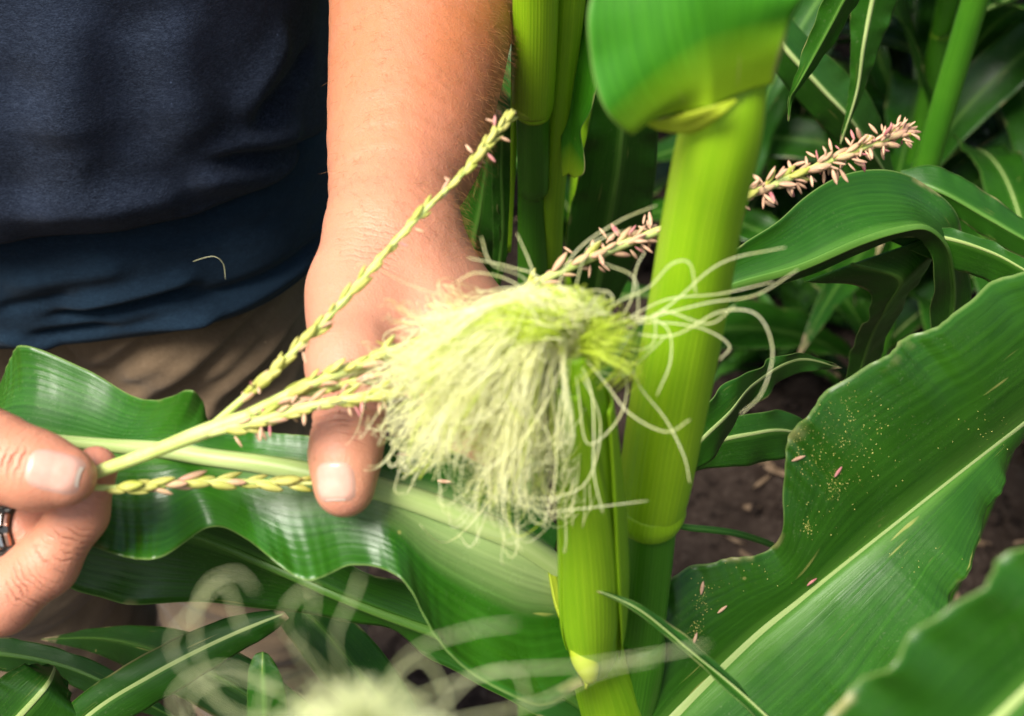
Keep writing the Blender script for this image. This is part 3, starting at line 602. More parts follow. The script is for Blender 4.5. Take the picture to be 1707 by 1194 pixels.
# ================================================================== foreground plants, stalks below the frame
plant_e = empty('corn_plant', (.03, .06, 0)); eb = np.array(plant_e.location)
tag(plant_e, 'nearest corn plant, blurred pale silk rising at the bottom edge', 'corn plant')
stalk_part(plant_e, [eb, eb + np.array([0, .01, .5]), eb + np.array([-.01, .02, 1.0]), P(640, 1560, .29)], [.013, .012, .011, .008], M['internode'], m=40)
EAR2 = PP((640, 1560, .29), (625, 1430, .268), (610, 1320, .252), (604, 1226, .244))
V, F, uv = tube(EAR2, [.007, .0096, .008, .004], 30, 24); ear2 = mesh_obj('ear', V, F, M['husk'], plant_e, uv=uv)
acc2 = Acc()
for k in range(110):
    a = rng.uniform(-3.0, -.15); ln_ = rng.uniform(45, 130); dx, dy = math.cos(a), math.sin(a); d0 = rng.uniform(.222, .26)
    p0 = (604 + rng.normal(0, 10), 1226 + rng.normal(0, 8), .245)
    p1 = (604 + dx * ln_ * .5, 1220 + dy * ln_ * .5, d0); p2 = (604 + dx * ln_ * 1.0 + rng.normal(0, 15), 1220 + dy * ln_ * .75, d0)
    p3 = (604 + dx * ln_ * 1.4 + rng.normal(0, 20), 1228 + dy * ln_ * .5 + abs(rng.normal(0, 20)), d0); p4 = (604 + dx * ln_ * 1.6, 1245 + abs(rng.normal(0, 40)), d0)
    strand(acc2, PP(p0, p1, p2, p3, p4), rng.uniform(.0001, .00016))
M['silk_front'] = simple_mat('silk_front', (.74, .78, .42), (.90, .90, .62), 90, .4, trans=(.9, .95, .6), tf=.5)
tag(acc2.build('silk', M['silk_front'], ear2), 'blurred pale silk', kind='stuff')
loose2 = [[(600, 1245), (500, 1200), (390, 1194), (340, 1120), (325, 1040), (345, 975), (395, 955), (425, 985)], [(600, 1240), (480, 1160), (380, 1130), (320, 1160), (310, 1230)],
          [(604, 1240), (570, 1130), (560, 1060), (590, 990), (600, 960)], [(604, 1240), (650, 1130), (700, 1080), (790, 1050), (860, 1040)], [(606, 1240), (700, 1160), (830, 1120), (960, 1110), (1100, 1090), (1180, 1075)],
          [(604, 1240), (590, 1100), (600, 1000), (625, 960), (640, 990), (645, 1050)], [(604, 1240), (640, 1150), (700, 1100), (740, 1150), (750, 1220)], [(600, 1240), (520, 1150), (470, 1130), (440, 1160), (430, 1220)],
          [(604, 1240), (660, 1100), (690, 980), (700, 930)], [(604, 1240), (540, 1120), (480, 1060), (480, 1010), (520, 980), (520, 1030)], [(604, 1240), (700, 1120), (780, 1040), (770, 980), (720, 960)],
          [(608, 1240), (720, 1190), (790, 1130), (860, 1120), (880, 1180)], [(606, 1240), (760, 1200), (900, 1170), (1000, 1120), (1090, 1100)], [(604, 1240), (560, 1180), (500, 1090), (500, 1060)]]
loose2 = loose2 + [[(x + rng.normal(0, 8 + 7 * i), y + rng.normal(0, 6 + 6 * i)) for i, (x, y) in enumerate(q)] for q in loose2[:2]]
loose2 = [q for q in loose2 if min(y for x, y in q) > 965 or max(x for x, y in q) < 615]
for k, q in enumerate(loose2):
    n = len(q); dd = .228 + .014 * math.sin(k * 1.7); pts = PP(*[(x, y, .245 + (dd - .245) * min(1, 2 * i / n)) for i, (x, y) in enumerate(q)])
    V, F, uv = tube(pts, [.00011, .00014, .00014, .00014, .00011], 40, 6); mesh_obj('silk_strand', V, F, M['silk_front'], ear2, uv=uv)
# its low leaves in the bottom left corner
pleaf('leaf', [((30, 1290, .70), (40, 1300, .70), (55, 1310, .70)), ((110, 1180, .69), (150, 1190, .687), (190, 1215, .69)), ((215, 1105, .68), (255, 1124, .676), (300, 1150, .68)), ((320, 1052, .675), (352, 1074, .671), (395, 1090, .675)), ((400, 1025, .672), (425, 1042, .668), (452, 1056, .672)), ((470, 1016, .67), (476, 1022, .669), (482, 1030, .67))],
      M['leaf'], plant_e, m=60, ruffle=.0008, seed=3, midrib=.0024, belly=.1)
pleaf('leaf', [((-60, 1200, .70), (-20, 1250, .70), (60, 1290, .70)), ((-10, 1140, .69), (50, 1175, .68), (130, 1210, .69)), ((30, 1112, .69), (80, 1140, .68), (120, 1170, .69)), ((66, 1108, .70), (90, 1118, .70), (112, 1140, .70)), ((88, 1110, .71), (90, 1111, .71), (92, 1113, .71))],
      M['leaf'], plant_e, m=40, ruffle=.0008, seed=8, midrib=.0014)
pleaf('leaf', [((410, 1260, .66), (440, 1270, .66), (480, 1260, .66)), ((412, 1180, .65), (440, 1180, .646), (480, 1180, .65)), ((414, 1120, .645), (438, 1118, .642), (470, 1130, .645)), ((424, 1094, .645), (438, 1090, .644), (452, 1096, .645)), ((437, 1087, .646), (438, 1087, .646), (439, 1087, .646))],
      M['leaf'], plant_e, m=40, ruffle=.0004, seed=8, midrib=0)
pleaf('leaf', [((620, 1300, .78), (600, 1330, .78), (580, 1360, .78)), ((520, 1180, .78), (490, 1215, .775), (460, 1250, .78)), ((420, 1100, .80), (385, 1140, .79), (350, 1190, .80)), ((300, 1050, .83), (280, 1090, .82), (250, 1135, .83)), ((180, 1045, .87), (170, 1065, .865), (160, 1090, .87)), ((70, 1065, .92), (69, 1066, .92), (68, 1067, .92))],
      M['leaf_back'], plant_e, m=50, ruffle=.001, seed=5, midrib=.0016, ribmat='midrib_dark')
pleaf('leaf', [((760, 1330, .80), (740, 1350, .80), (720, 1370, .80)), ((700, 1190, .80), (660, 1200, .79), (620, 1220, .80)), ((640, 1090, .82), (590, 1110, .81), (540, 1140, .82)), ((560, 1010, .85), (520, 1030, .84), (480, 1060, .85)), ((470, 960, .89), (450, 975, .885), (430, 990, .89)), ((380, 930, .94), (379, 931, .94), (378, 932, .94))],
      M['leaf_back'], plant_e, m=50, ruffle=.001, seed=7, midrib=.0016, ribmat='midrib_dark')
pleaf('leaf', [((-120, 1060, .86), (-120, 1085, .86), (-120, 1110, .86)), ((0, 1062, .84), (0, 1090, .835), (0, 1118, .84)), ((110, 1085, .83), (105, 1110, .825), (100, 1135, .83)), ((210, 1130, .83), (200, 1150, .825), (190, 1175, .83)), ((300, 1200, .84), (298, 1201, .84), (296, 1202, .84))],
      M['leaf_back'], plant_e, m=40, ruffle=.001, seed=6, midrib=.0014, ribmat='midrib_dark')
plant_f = empty('corn_plant', (.30, .05, 0)); fb = np.array(plant_f.location)
tag(plant_f, 'corn plant with out-of-focus leaf filling the bottom right corner', 'corn plant')
stalk_part(plant_f, [fb, fb + np.array([-.02, .02, .5]), fb + np.array([-.06, .04, .95]), fb + np.array([-.08, .05, 1.15])], [.013, .012, .010, .008], M['internode'], m=40)
pleaf('leaf', [((1240, 1500, .38), (1340, 1640, .385), (1500, 1760, .39)), ((1290, 1300, .355), (1440, 1440, .36), (1640, 1560, .365)), ((1392, 1182, .345), (1560, 1300, .352), (1780, 1400, .355)), ((1540, 1048, .338), (1700, 1160, .348), (1900, 1240, .35)), ((1707, 915, .335), (1850, 1020, .345), (2040, 1080, .35)), ((1880, 800, .335), (2020, 880, .345), (2160, 930, .35)), ((2260, 620, .35), (2262, 622, .35), (2264, 624, .35))],
      M['leaf'], plant_f, m=90, nu=12, ruffle=.0022, rf=9, seed=1, midrib=.003, crimp=.22)
pleaf('leaf', [((1480, 1420, .60), (1520, 1440, .60), (1560, 1470, .60)), ((1340, 1260, .575), (1370, 1285, .573), (1400, 1310, .575)), ((1210, 1120, .56), (1240, 1160, .558), (1275, 1210, .56)), ((1130, 1050, .555), (1150, 1085, .553), (1180, 1120, .555)), ((1070, 1010, .55), (1078, 1025, .549), (1092, 1045, .55)), ((1030, 993, .548), (1034, 1000, .548), (1040, 1008, .548)), ((993, 983, .545), (994, 984, .545), (995, 986, .545))],
      M['leaf'], plant_f, m=60, ruffle=.0006, seed=2, midrib=.0008, belly=.1)['label'] = 'narrow leaf with dry tip'

# ================================================================== corn plants farther back
far = [(.60, 1.62, 'corn plant standing just behind the tassel tip'), (.84, 1.75, 'corn plant with leaning stalk behind the arching leaf, upper right'), (1.05, 1.48, 'corn plant at the right edge beyond the arching leaf'),
       (.46, 1.98, 'blurred corn plant in shade between thick stalk and tassel tip'), (.74, 2.2, 'blurred corn plant at the top edge above the tassel tip'), (1.02, 2.15, 'blurred corn plant in the top right corner'),
       (.10, 1.75, 'corn plant in shade behind the ringed stalk'), (.08, 2.35, 'far corn plant behind the forearm'), (-.30, 1.85, 'corn plant behind the person'), (.36, 2.5, 'far corn plant dimly seen between thick stalk and hanging leaf tips'), (1.2, 1.85, 'corn plant at the right edge, below the top corner'),
       (.53, 1.46, 'corn plant low behind the drooping dark leaf right of the stalk'), (.78, 1.40, 'corn plant standing behind the crest of the arching leaf'), (.32, 2.08, 'corn plant in shade close behind the thick stalk, upper part'), (.66, 1.9, 'corn plant between the tassel tip and the hanging leaf tips'), (.95, 2.7, 'farthest corn plant at the top edge'), (.55, 2.8, 'farthest corn plant behind the hanging leaf tips')]
for k, (x, y, lab) in enumerate(far):
    random.seed(100 + k); z0 = ground_z(x, y) - .01
    pl = empty('corn_plant', (x, y, z0)); tag(pl, lab, 'corn plant', 'corn plants farther back in the field'); b0 = np.array([x, y, z0])
    H = random.uniform(1.7, 2.1); lean = np.array([random.uniform(-.1, .1), random.uniform(-.08, .12), 0])
    pt = lambda h: b0 + np.array([0, 0, h]) + lean * (h / H) ** 1.3
    stalk_part(pl, [pt(h) for h in np.linspace(0, H, 6)], [.014, .0135, .0125, .011, .009, .005], M['internode'] if k % 2 else M['husk'], m=36, n=14)
    az = random.uniform(0, 6.28)
    for j in range(16):
        h = .06 + (H - .4) * (j / 16) ** 1.7; az2 = az + math.pi * (j % 2) + random.uniform(-.45, .45)
        if h > .3 and j % 3 == 0: node_ring(pl, (pt(h), pt(h + .1)), .0125 - .003 * h / H)
        arc_leaf(pl, pt(h), az2, random.uniform(.55, .8), random.uniform(.065, .095), M['leaf_back'], R(random.uniform(40, 72)), R(random.uniform(95, 150)), random.uniform(-.9, .9), .004, seed=k * 10 + j, m=36, ribmat='midrib_dark' if j % 3 else 'midrib', midrib=.0018)
# low weeds on the soil
wl = [((1330, 560), 'leafy weed on the soil left of the dark drooping leaf'), ((1390, 520), 'weed below the crest of the arching leaf'), ((1290, 490), 'weed seedling close to the thick stalk at silk height'), ((1480, 240), 'weed just below the tassel tip'), ((1510, 150), 'pale weed deep in the row above the tassel tip'),
      ((1360, 470), 'weed half hidden under the arching leaf'), ((1450, 560), 'weed between the drooping leaf and the big right leaf'), ((1560, 90), 'weed tuft at the top edge right of the hanging leaf tips'), ((1350, 330), 'weed behind the pink tassel spike'), ((1620, 200), 'weed by the right edge above the arching leaf'),
      ((1420, 120), 'weed behind the hanging leaf tips'), ((1660, 60), 'weed in the top right corner'), ((1270, 620), 'small weed at the edge of the bare soil patch'), ((1520, 540), 'weed beside the fold of the arching leaf')]
for k, ((px, py), lab) in enumerate(wl):
    v = (PH / 2 - py) / FPX; yy = 1.6 * (1 + v) / (1 - v); dd = (yy + 1.6) * cp; xx = (px - PW / 2) / FPX * dd
    w = empty('weed', (xx, yy, ground_z(xx, yy))); tag(w, lab, 'weed', 'low weeds on the soil')
    for j in range(16):
        a = rng.uniform(0, 6.28); h0 = rng.uniform(0, .10)
        arc_leaf(w, np.array([xx + rng.normal(0, .02), yy + rng.normal(0, .02), ground_z(xx, yy) + h0]), a, rng.uniform(.05, .15), rng.uniform(.016, .04), M['weed'], R(rng.uniform(15, 75)), R(rng.uniform(50, 120)), 0, .002, seed=j, m=12, midrib=0)
# thin grass blade right of the stalk foot
gp = PP((1100, 876, .90), (1150, 880, .90), (1220, 888, .91), (1270, 902, .93), (1300, 915, .95)); gl = gp + UP * .0022; gr = gp - UP * .0022
gb = P(1000, 900, 1.0); gw = empty('grass_blade', (gb[0], gb[1] + .1, 0)); tag(gw, 'thin grass blade curving over the bare soil right of the stalk', 'grass')
gs = np.vstack([np.array(gw.location)[None], gb[None]]); blade('blade', np.vstack([gs + .002, gl]), np.vstack([gs, gp]), np.vstack([gs - .002, gr]), M['leaf'], gw, m=50, nu=3, midrib=0, thick=.0006)

# ================================================================== the person
def seg(p, a, b, ra, rb):
    ab = b - a; t = np.clip(((p - a) @ ab) / (ab @ ab), 0, 1); return np.linalg.norm(p - a - t[:, None] * ab, axis=1) - (ra + (rb - ra) * t)
def smin(a, b, k):
    h = np.clip(.5 + .5 * (b - a) / k, 0, 1); return b * (1 - h) + a * h - k * h * (1 - h)
def chain(p, pts, k=.006):
    d = None
    for (a, ra), (b, rb) in zip(pts[:-1], pts[1:]):
        e = seg(p, a, b, ra, rb); d = e if d is None else smin(d, e, k)
    return d
def smooth_chain(p, pts, n=15):
    c = spline(np.array([a for a, _ in pts]), n); r = spline1([b for _, b in pts], n); d = None
    for k in range(n - 1):
        e = seg(p, c[k], c[k + 1], r[k], r[k + 1]); d = e if d is None else np.minimum(d, e)
    return d
def q(px, py, d, r): return (P(px, py, d), r)
TH = [q(590, 488, .628, .0205), q(584, 608, .590, .0172), q(583, 706, .566, .0132), q(575, 760, .5575, .0126), q(574, 812, .5545, .0118)]
def sdf_left(p):
    arm = smooth_chain(p, [q(704, -230, .84, .052), q(700, -60, .785, .0505), q(698, 20, .755, .0470), q(676, 200, .705, .0385), q(657, 320, .672, .0310), q(648, 400, .648, .0262)])
    arm = smin(arm, smooth_chain(p, [q(728, -80, .79, .043), q(712, 90, .74, .036), q(690, 250, .70, .028)], 9), .02)
    palm = smin(arm, seg(p, P(634, 412, .648), P(615, 500, .630), .0215, .021), .02)
    palm = smin(palm, seg(p, P(690, 420, .655), P(760, 520, .650), .0215, .0175), .02)
    for a, b, r in (((650, 440, .640), (785, 632, .603), .0150), ((670, 440, .648), (822, 608, .622), .0145), ((690, 440, .655), (842, 588, .643), .0135), ((700, 440, .662), (852, 565, .664), .0125)):
        palm = smin(palm, seg(p, P(*a), P(*b), r + .005, r), .012)
    palm = smin(palm, seg(p, P(610, 540, .615), P(730, 610, .608), .014, .010), .016)
    th = chain(p, TH, .008)
    a, b = TH[2][0], TH[4][0]; ax = norm(b - a); tt = (p - a) @ ax
    for t0, amp, w in ((-.004, .0006, .0013), (.0005, .0008, .0012), (.004, .0005, .0011), (-.0085, .0004, .0014)):
        amp = amp * 1.5; wob = .0007 * np.sin((p @ RT) * 700); th = th + amp * np.exp(-((tt - t0 + wob) / w) ** 2)
    d = smin(palm, th, .014)
    for f in ([q(787, 636, .603, .0118), q(806, 735, .618, .0102), q(752, 792, .610, .0090), q(695, 806, .597, .0078)],
              [q(824, 610, .622, .0118), q(852, 715, .645, .0102), q(806, 775, .632, .0092), q(750, 792, .620, .0080)],
              [q(843, 590, .643, .0112), q(876, 690, .672, .0098), q(838, 745, .662, .0088), q(786, 765, .652, .0076)],
              [q(853, 566, .664, .0102), q(884, 650, .694, .0086), q(856, 700, .69, .0076), q(815, 715, .682, .0068)]):
        d = np.minimum(d, smin(palm, chain(p, f, .006), .010))
    return d
RTH = [q(-150, 690, .545, .0185), q(-20, 758, .534, .0158), q(60, 785, .530, .0136), q(112, 795, .528, .0108)]
def sdf_right(p):
    palm = chain(p, [q(-420, 1010, .66, .036), q(-300, 950, .625, .034), q(-230, 900, .60, .030), q(-170, 880, .59, .026)], .02)
    palm = smin(palm, seg(p, P(-260, 860, .60), P(-170, 700, .555), .026, .020), .02)
    palm = smin(palm, seg(p, P(-220, 930, .60), P(-110, 1000, .583), .024, .0165), .015)
    th = chain(p, RTH, .008)
    a, b = RTH[1][0], RTH[3][0]; ax = norm(b - a); tt = (p - a) @ ax
    for t0, amp, w in ((-.003, .0006, .0012), (.0005, .0009, .0012), (.004, .0006, .0011)): th = th + amp * np.exp(-((tt - t0) / w) ** 2)
    d = smin(palm, th, .012)
    for f in ([q(-105, 1010, .578, .0160), q(0, 998, .566, .0140), q(76, 940, .560, .0122), q(132, 856, .556, .0107), q(160, 780, .549, .0084)],
              [q(-170, 930, .60, .0135), q(-60, 894, .584, .0106), q(40, 882, .571, .0102), q(96, 852, .578, .0088), q(112, 812, .578, .0076)],
              [q(-190, 960, .625, .0130), q(-80, 950, .628, .0105), q(0, 935, .622, .0096), q(30, 890, .610, .0080)],
              [q(-210, 990, .65, .0115), q(-120, 1000, .655, .0092), q(-60, 975, .648, .0084), q(-40, 930, .636, .0070)]):
        d = np.minimum(d, smin(palm, chain(p, f, .005), .008))
    return d
def surface_nets(fn, lo, hi, h, refine=3):
    lo, hi = np.array(lo), np.array(hi); C = 4; H = h * C
    nc = np.ceil((hi - lo) / H).astype(int) + 1; n = nc * C
    ax = [lo[i] + H * (np.arange(nc[i]) + .375) for i in range(3)]
    G = np.stack(np.meshgrid(*ax, indexing='ij'), -1).reshape(-1, 3)
    D = fn(G).reshape(nc); D = D.repeat(C, 0).repeat(C, 1).repeat(C, 2).astype(np.float64)
    mk = np.abs(D) < H * 1.8; I = np.argwhere(mk); D[mk] = fn(lo + I * h)
    s = D < 0
    cnt = sum(s[i:n[0] - 1 + i, j:n[1] - 1 + j, k:n[2] - 1 + k].astype(np.int8) for i in (0, 1) for j in (0, 1) for k in (0, 1))
    cells = np.argwhere((cnt > 0) & (cnt < 8)); vid = -np.ones(tuple(n - 1), int); vid[tuple(cells.T)] = np.arange(len(cells))
    V = lo + (cells + .5) * h
    for _ in range(refine + 2):
        d0 = fn(V); e = h * .3; g = np.stack([fn(V + np.eye(3)[i] * e) - d0 for i in range(3)], -1) / e
        V = V - np.clip(d0, -h, h)[:, None] * g / np.maximum((g * g).sum(1, keepdims=True), .2)
    F = []
    for axn in range(3):
        o1, o2 = [(1, 2), (2, 0), (0, 1)][axn]
        sl0 = [slice(1, -1)] * 3; sl0[axn] = slice(0, n[axn] - 1)
        a = s[tuple(slice(0, n[i] - 1) if i == axn else slice(1, n[i] - 1) for i in range(3))]
        b = s[tuple(slice(1, n[i]) if i == axn else slice(1, n[i] - 1) for i in range(3))]
        E = np.argwhere(a != b)
        if not len(E): continue
        inside = a[tuple(E.T)]; base = E.copy()
        for i in range(3):
            if i != axn: base[:, i] += 1
        def vv(d1, d2):
            c = base.copy(); c[:, o1] -= d1; c[:, o2] -= d2; return vid[tuple(c.T)]
        qd = np.stack([vv(1, 1), vv(0, 1), vv(0, 0), vv(1, 0)], -1); qd[~inside] = qd[~inside][:, ::-1]; F.append(qd)
    F = np.vstack(F); F = F[(F >= 0).all(1)]; return V, F
VL, FL = surface_nets(sdf_left, (-.145, .28, 1.02), (.06, .80, 1.34), .0016)
VR, FR = surface_nets(sdf_right, (-.42, .24, 1.02), (-.13, .46, 1.30), .0016)
TC = np.array([-.35, .815]);                                      # axis of the trunk
def sdf_body(p):
    sh = lambda x, y, z: np.array([TC[0] + x, TC[1] + y, z])
    d = chain(p, [(sh(0, .02, .95), .095), (sh(0, .01, 1.2), .12), (sh(0, .02, 1.38), .12)], .05)
    d = smin(d, chain(p, [(sh(-.15, .02, 1.42), .07), (sh(0, .02, 1.46), .06), (sh(.15, .02, 1.42), .07)], .03), .05)
    d = smin(d, chain(p, [(sh(0, .02, 1.46), .055), (sh(0, 0, 1.56), .055)], .02), .03)
    d = smin(d, chain(p, [(sh(0, .0, 1.70), .088), (sh(0, -.03, 1.62), .062)], .04), .02)
    d = smin(d, chain(p, [(sh(0, -.095, 1.685), .010), (sh(0, -.108, 1.655), .014)], .01), .015)
    for s_ in (-1, 1): d = smin(d, seg(p, sh(s_ * .085, .01, 1.69), sh(s_ * .088, .012, 1.655), .014, .010), .006)
    eL, eR = P(704, -180, .825), np.array([-.66, .66, 1.10]); wR = P(-400, 1000, .655)
    d = smin(d, chain(p, [(sh(.19, .02, 1.41), .062), (sh(.25, .0, 1.33), .055), (eL, .05)], .03), .03)
    d = smin(d, chain(p, [(sh(-.19, .02, 1.41), .062), (eR, .046), (eR * .55 + wR * .45, .043), (wR, .033)], .03), .03)
    for s_ in (-1, 1): d = smin(d, chain(p, [(sh(s_ * .09, .01, .90), .075), (sh(s_ * .11, 0, .5), .055), (sh(s_ * .11, .02, .1), .04)], .03), .03)
    return d
VB, FB = surface_nets(sdf_body, (-.78, .25, .03), (.03, 1.02, 1.82), .013, refine=2)
V = np.vstack([VL, VR, VB]); F = np.vstack([FL, FR + len(VL), FB + len(VL) + len(VR)])
cz = (V - CAM) @ FW; cy = PH / 2 - FPX * ((V - CAM) @ UP) / np.maximum(cz, .01); cx = PW / 2 + FPX * ((V - CAM) @ RT) / np.maximum(cz, .01)
tan = np.clip((430 - cy) / 330, 0, 1) * .6 + np.clip((cx - 640) / 200, 0, 1) * np.clip((520 - cy) / 200, 0, 1) * .5  # suntan up the forearm, plus shade on its right side put into the colour
tan[len(VL):] = .15; tan[len(VL) + len(VR):] = .7
def spot(c, r): return np.exp(-((V - c) ** 2).sum(1) / r ** 2)
red = spot(TH[4][0] + UP * -.012, .012) + .7 * spot(TH[2][0], .012) + spot(RTH[3][0], .010) * .8 + spot(P(160, 775, .549), .012) + .6 * spot(P(40, 1000, .56), .03) + .5 * spot(RTH[1][0], .012) + .5 * spot(P(600, 640, .58), .02)
crease = np.zeros(len(V)); cmask = np.zeros(len(V))
for c_, a_, r_, amp_ in ((P(583, 712, .556), TH[4][0] - TH[2][0], .0085, 1.0), (P(18, 750, .518), RTH[3][0] - RTH[1][0], .0085, 1.0), (P(118, 905, .55), P(160, 780, .549) - P(74, 934, .56), .008, .8), (P(150, 820, .545), P(160, 780, .549) - P(132, 856, .556), .005, .6), (P(640, 425, .62), P(615, 500, .63) - P(648, 400, .648), .016, .35), (P(40, 990, .55), P(74, 934, .56) - P(0, 985, .566), .012, .6)):
    g_ = np.exp(-((V - c_) ** 2).sum(1) / r_ ** 2) * amp_; m_ = g_ > cmask; crease[m_] = ((V[m_] - c_) @ norm(a_)) * 1000 * 1.05; cmask = np.maximum(cmask, g_)
person = mesh_obj('person', V, F, M['skin'], origin=(TC[0], TC[1], 0), attr={'tan': np.clip(tan, 0, 1), 'red': np.clip(red, 0, 1), 'crease': crease, 'crease_mask': np.clip(cmask * 1.3, 0, 1)})
tag(person, 'person in navy shirt and khaki trousers, one thumb pressing a corn leaf', 'person')
# thumbnails, laid on the flesh
def nail(fn, tip, prev, toward, hw, hl, back, name='thumbnail'):
    ax = norm(tip - prev); n = norm(toward - ax * (toward @ ax)); b = np.cross(ax, n)
    g = np.linspace(-1, 1, 21); S, T = np.meshgrid(g, g, indexing='ij')
    sq = np.clip((np.abs(S) ** 3.5 + np.abs(T) ** 3.5), 0, None)
    Q = tip - ax * back + (S * hw)[..., None] * b + (T * hl)[..., None] * ax + n * .022; Q = Q.reshape(-1, 3)
    for _ in range(24): Q = Q - n * np.clip(fn(Q), -.004, .004)[:, None] * .8
    off = (.00085 - .0019 * np.clip(sq.ravel() - .55, 0, 1.3)) + .0004 * np.clip(T.ravel(), 0, 1) ** 3
    Q = Q + n * off[:, None]
    nm = mesh_obj(name, Q, grid_faces(21, 21), M['nail'], person)
    e0 = (T.ravel() > .84) & (sq.ravel() < 1.15)
    keep = [f for f in grid_faces(21, 21).tolist() if all(e0[i] for i in f)]
    if keep:
        o = mesh_obj('nail_edge', Q + n * .00012, keep, M['nail_edge'], nm)
    return nm
nail(sdf_left, TH[4][0], TH[3][0], -FW * 1.0 + UP * -.05 - RT * .22, .0078, .0072, .0003)
nail(sdf_right, RTH[3][0], RTH[2][0], -FW + UP * .25, .0074, .0088, .0005)
# arm hair
nv = len(VL); idx = np.flatnonzero((cy[:nv] < 430) & (cy[:nv] > -60)); acc = Acc()
d0 = sdf_left(VL[idx]); gn = norm(np.stack([sdf_left(VL[idx] + np.eye(3)[i] * .001) - d0 for i in range(3)], -1))
ok = np.flatnonzero((gn @ FW < .25)); axd = norm(P(643, 400, .648) - P(696, 20, .755))
for i in rng.choice(ok, 4200, replace=False):
    p0 = VL[idx[i]]; n_ = gn[i]; if_right = .12 + .9 * np.clip((cx[idx[i]] - 560) / 250, 0, 1)
    if rng.random() > if_right or cx[idx[i]] < 562: continue
    d = norm(axd * .8 + n_ * .35 + RT * rng.normal(.15, .35) + rng.normal(0, .15, 3)); d = norm(d - n_ * min(0, d @ n_) * 1.1); L = rng.uniform(.005, .011)
    s_ = norm(np.cross(d, n_)); w = .00005
    p1 = p0 + d * L * .5 + n_ * .0012; p2 = p0 + d * L + n_ * .0010
    Vh = np.array([p0 + s_ * w, p0 - s_ * w * .5 + n_ * w, p0 - s_ * w * .5 - n_ * w, p1 + s_ * w * .8, p1 - s_ * w * .4 + n_ * w, p1 - s_ * w * .4 - n_ * w, p2])
    acc.add(Vh, [[0, 1, 4, 3], [1, 2, 5, 4], [2, 0, 3, 5], [3, 4, 6], [4, 5, 6], [5, 3, 6]])
tag(acc.build('arm_hair', M['hair'], person), kind='stuff')
V, F = blob(.098, 3, 14, 22); V = V * np.array([1, 1.08, .8]); V = V + np.array([TC[0], TC[1] + .022, 1.735]); mesh_obj('hair', V, F, M['hair_dark'], person)

# clothing: shells round the trunk with modelled folds
def shell(name, z0, z1, fa, fb, fold, mat, m=150, n=300, thick=.0016, yoff=lambda z: 0, phi=(-np.pi, np.pi)):
    z = np.linspace(z0, z1, m)[:, None]; ph = np.linspace(phi[0], phi[1], n)[None]
    a, b = fa(z), fb(z); e = 2.35
    cx_, sy_ = np.cos(ph), np.sin(ph); k = (np.abs(cx_) ** e + np.abs(sy_) ** e) ** (-1 / e)
    x = TC[0] + a * k * cx_; y = TC[1] + b * k * sy_ + yoff(z)
    nx, ny = cx_ / a, sy_ / b; ln_ = np.sqrt(nx ** 2 + ny ** 2); f = fold(ph, z, x + 0 * z, y + 0 * z)
    Vv = np.stack([x + f * nx / ln_, y + f * ny / ln_, z + 0 * ph + .25 * f * 0], -1)
    o = mesh_obj(name, Vv.reshape(-1, 3), grid_faces(m, n), mat, person)
    md = o.modifiers.new('thickness', 'SOLIDIFY'); md.thickness = thick; md.offset = -1; return o
itp = lambda zs, vs: (lambda z: np.interp(z, zs, vs))
def ridge(ph, z, p0, z0, p1, z1, w, amp, sharp=1.0):
    """a fold running from (p0,z0) to (p1,z1) in angle and height"""
    R0 = .25; dx, dz = (p1 - p0) * R0, z1 - z0; L2 = dx * dx + dz * dz; u = ((ph - p0) * R0 * dx + (z - z0) * dz) / L2
    px_, pz_ = (ph - p0) * R0 - u * dx, (z - z0) - u * dz; dist = np.sqrt(px_ ** 2 + pz_ ** 2); env = np.clip(np.minimum(u + .15, 1.15 - u) / .3, 0, 1); env = env * env * (3 - 2 * env)
    return amp * np.exp(-(dist / w) ** 2) * env
def at_px(fa, fb, px, py):
    """angle and height of the cloth under a photo pixel"""
    z = np.linspace(.78, 1.3, 260)[:, None]; ph = np.linspace(-2.2, .1, 240)[None]; e = 2.35
    k = (np.abs(np.cos(ph)) ** e + np.abs(np.sin(ph)) ** e) ** (-1 / e); Q = np.stack([TC[0] + fa(z) * k * np.cos(ph), TC[1] + fb(z) * k * np.sin(ph), z + 0 * ph], -1) - CAM
    dep = Q @ FW; X_ = PW / 2 + FPX * (Q @ RT) / dep; Y_ = PH / 2 - FPX * (Q @ UP) / dep
    i, j = np.unravel_index(((X_ - px) ** 2 + (Y_ - py) ** 2).argmin(), X_.shape); return ph[0, j], z[i, 0]
def folds(fa, fb, lst): return [(*at_px(fa, fb, *a), *at_px(fa, fb, *b), w, amp) for (a, b, w, amp) in lst]
SA, SB = itp([1.0, 1.05, 1.15, 1.3, 1.42, 1.47], [.218, .232, .236, .228, .21, .12]), itp([1.0, 1.035, 1.06, 1.12, 1.25, 1.4, 1.47], [.135, .148, .158, .160, .142, .125, .09])
FS = folds(SA, SB, [((360, 268), (535, 240), .007, -.012), ((350, 250), (500, 215), .010, .009), ((330, 300), (520, 290), .013, .009), ((430, 200), (525, 90), .009, -.011), ((400, 190), (480, 60), .013, .009),
                    ((120, 30), (100, 230), .020, .009), ((200, 20), (230, 260), .022, -.008), ((280, 40), (330, 230), .020, .008), ((20, 120), (40, 330), .022, -.007), ((60, 350), (300, 330), .016, .007), ((300, 370), (480, 330), .012, .008),
                    ((240, 385), (420, 372), .008, -.007), ((30, 395), (230, 400), .009, -.005), ((150, 290), (330, 310), .016, -.007)])
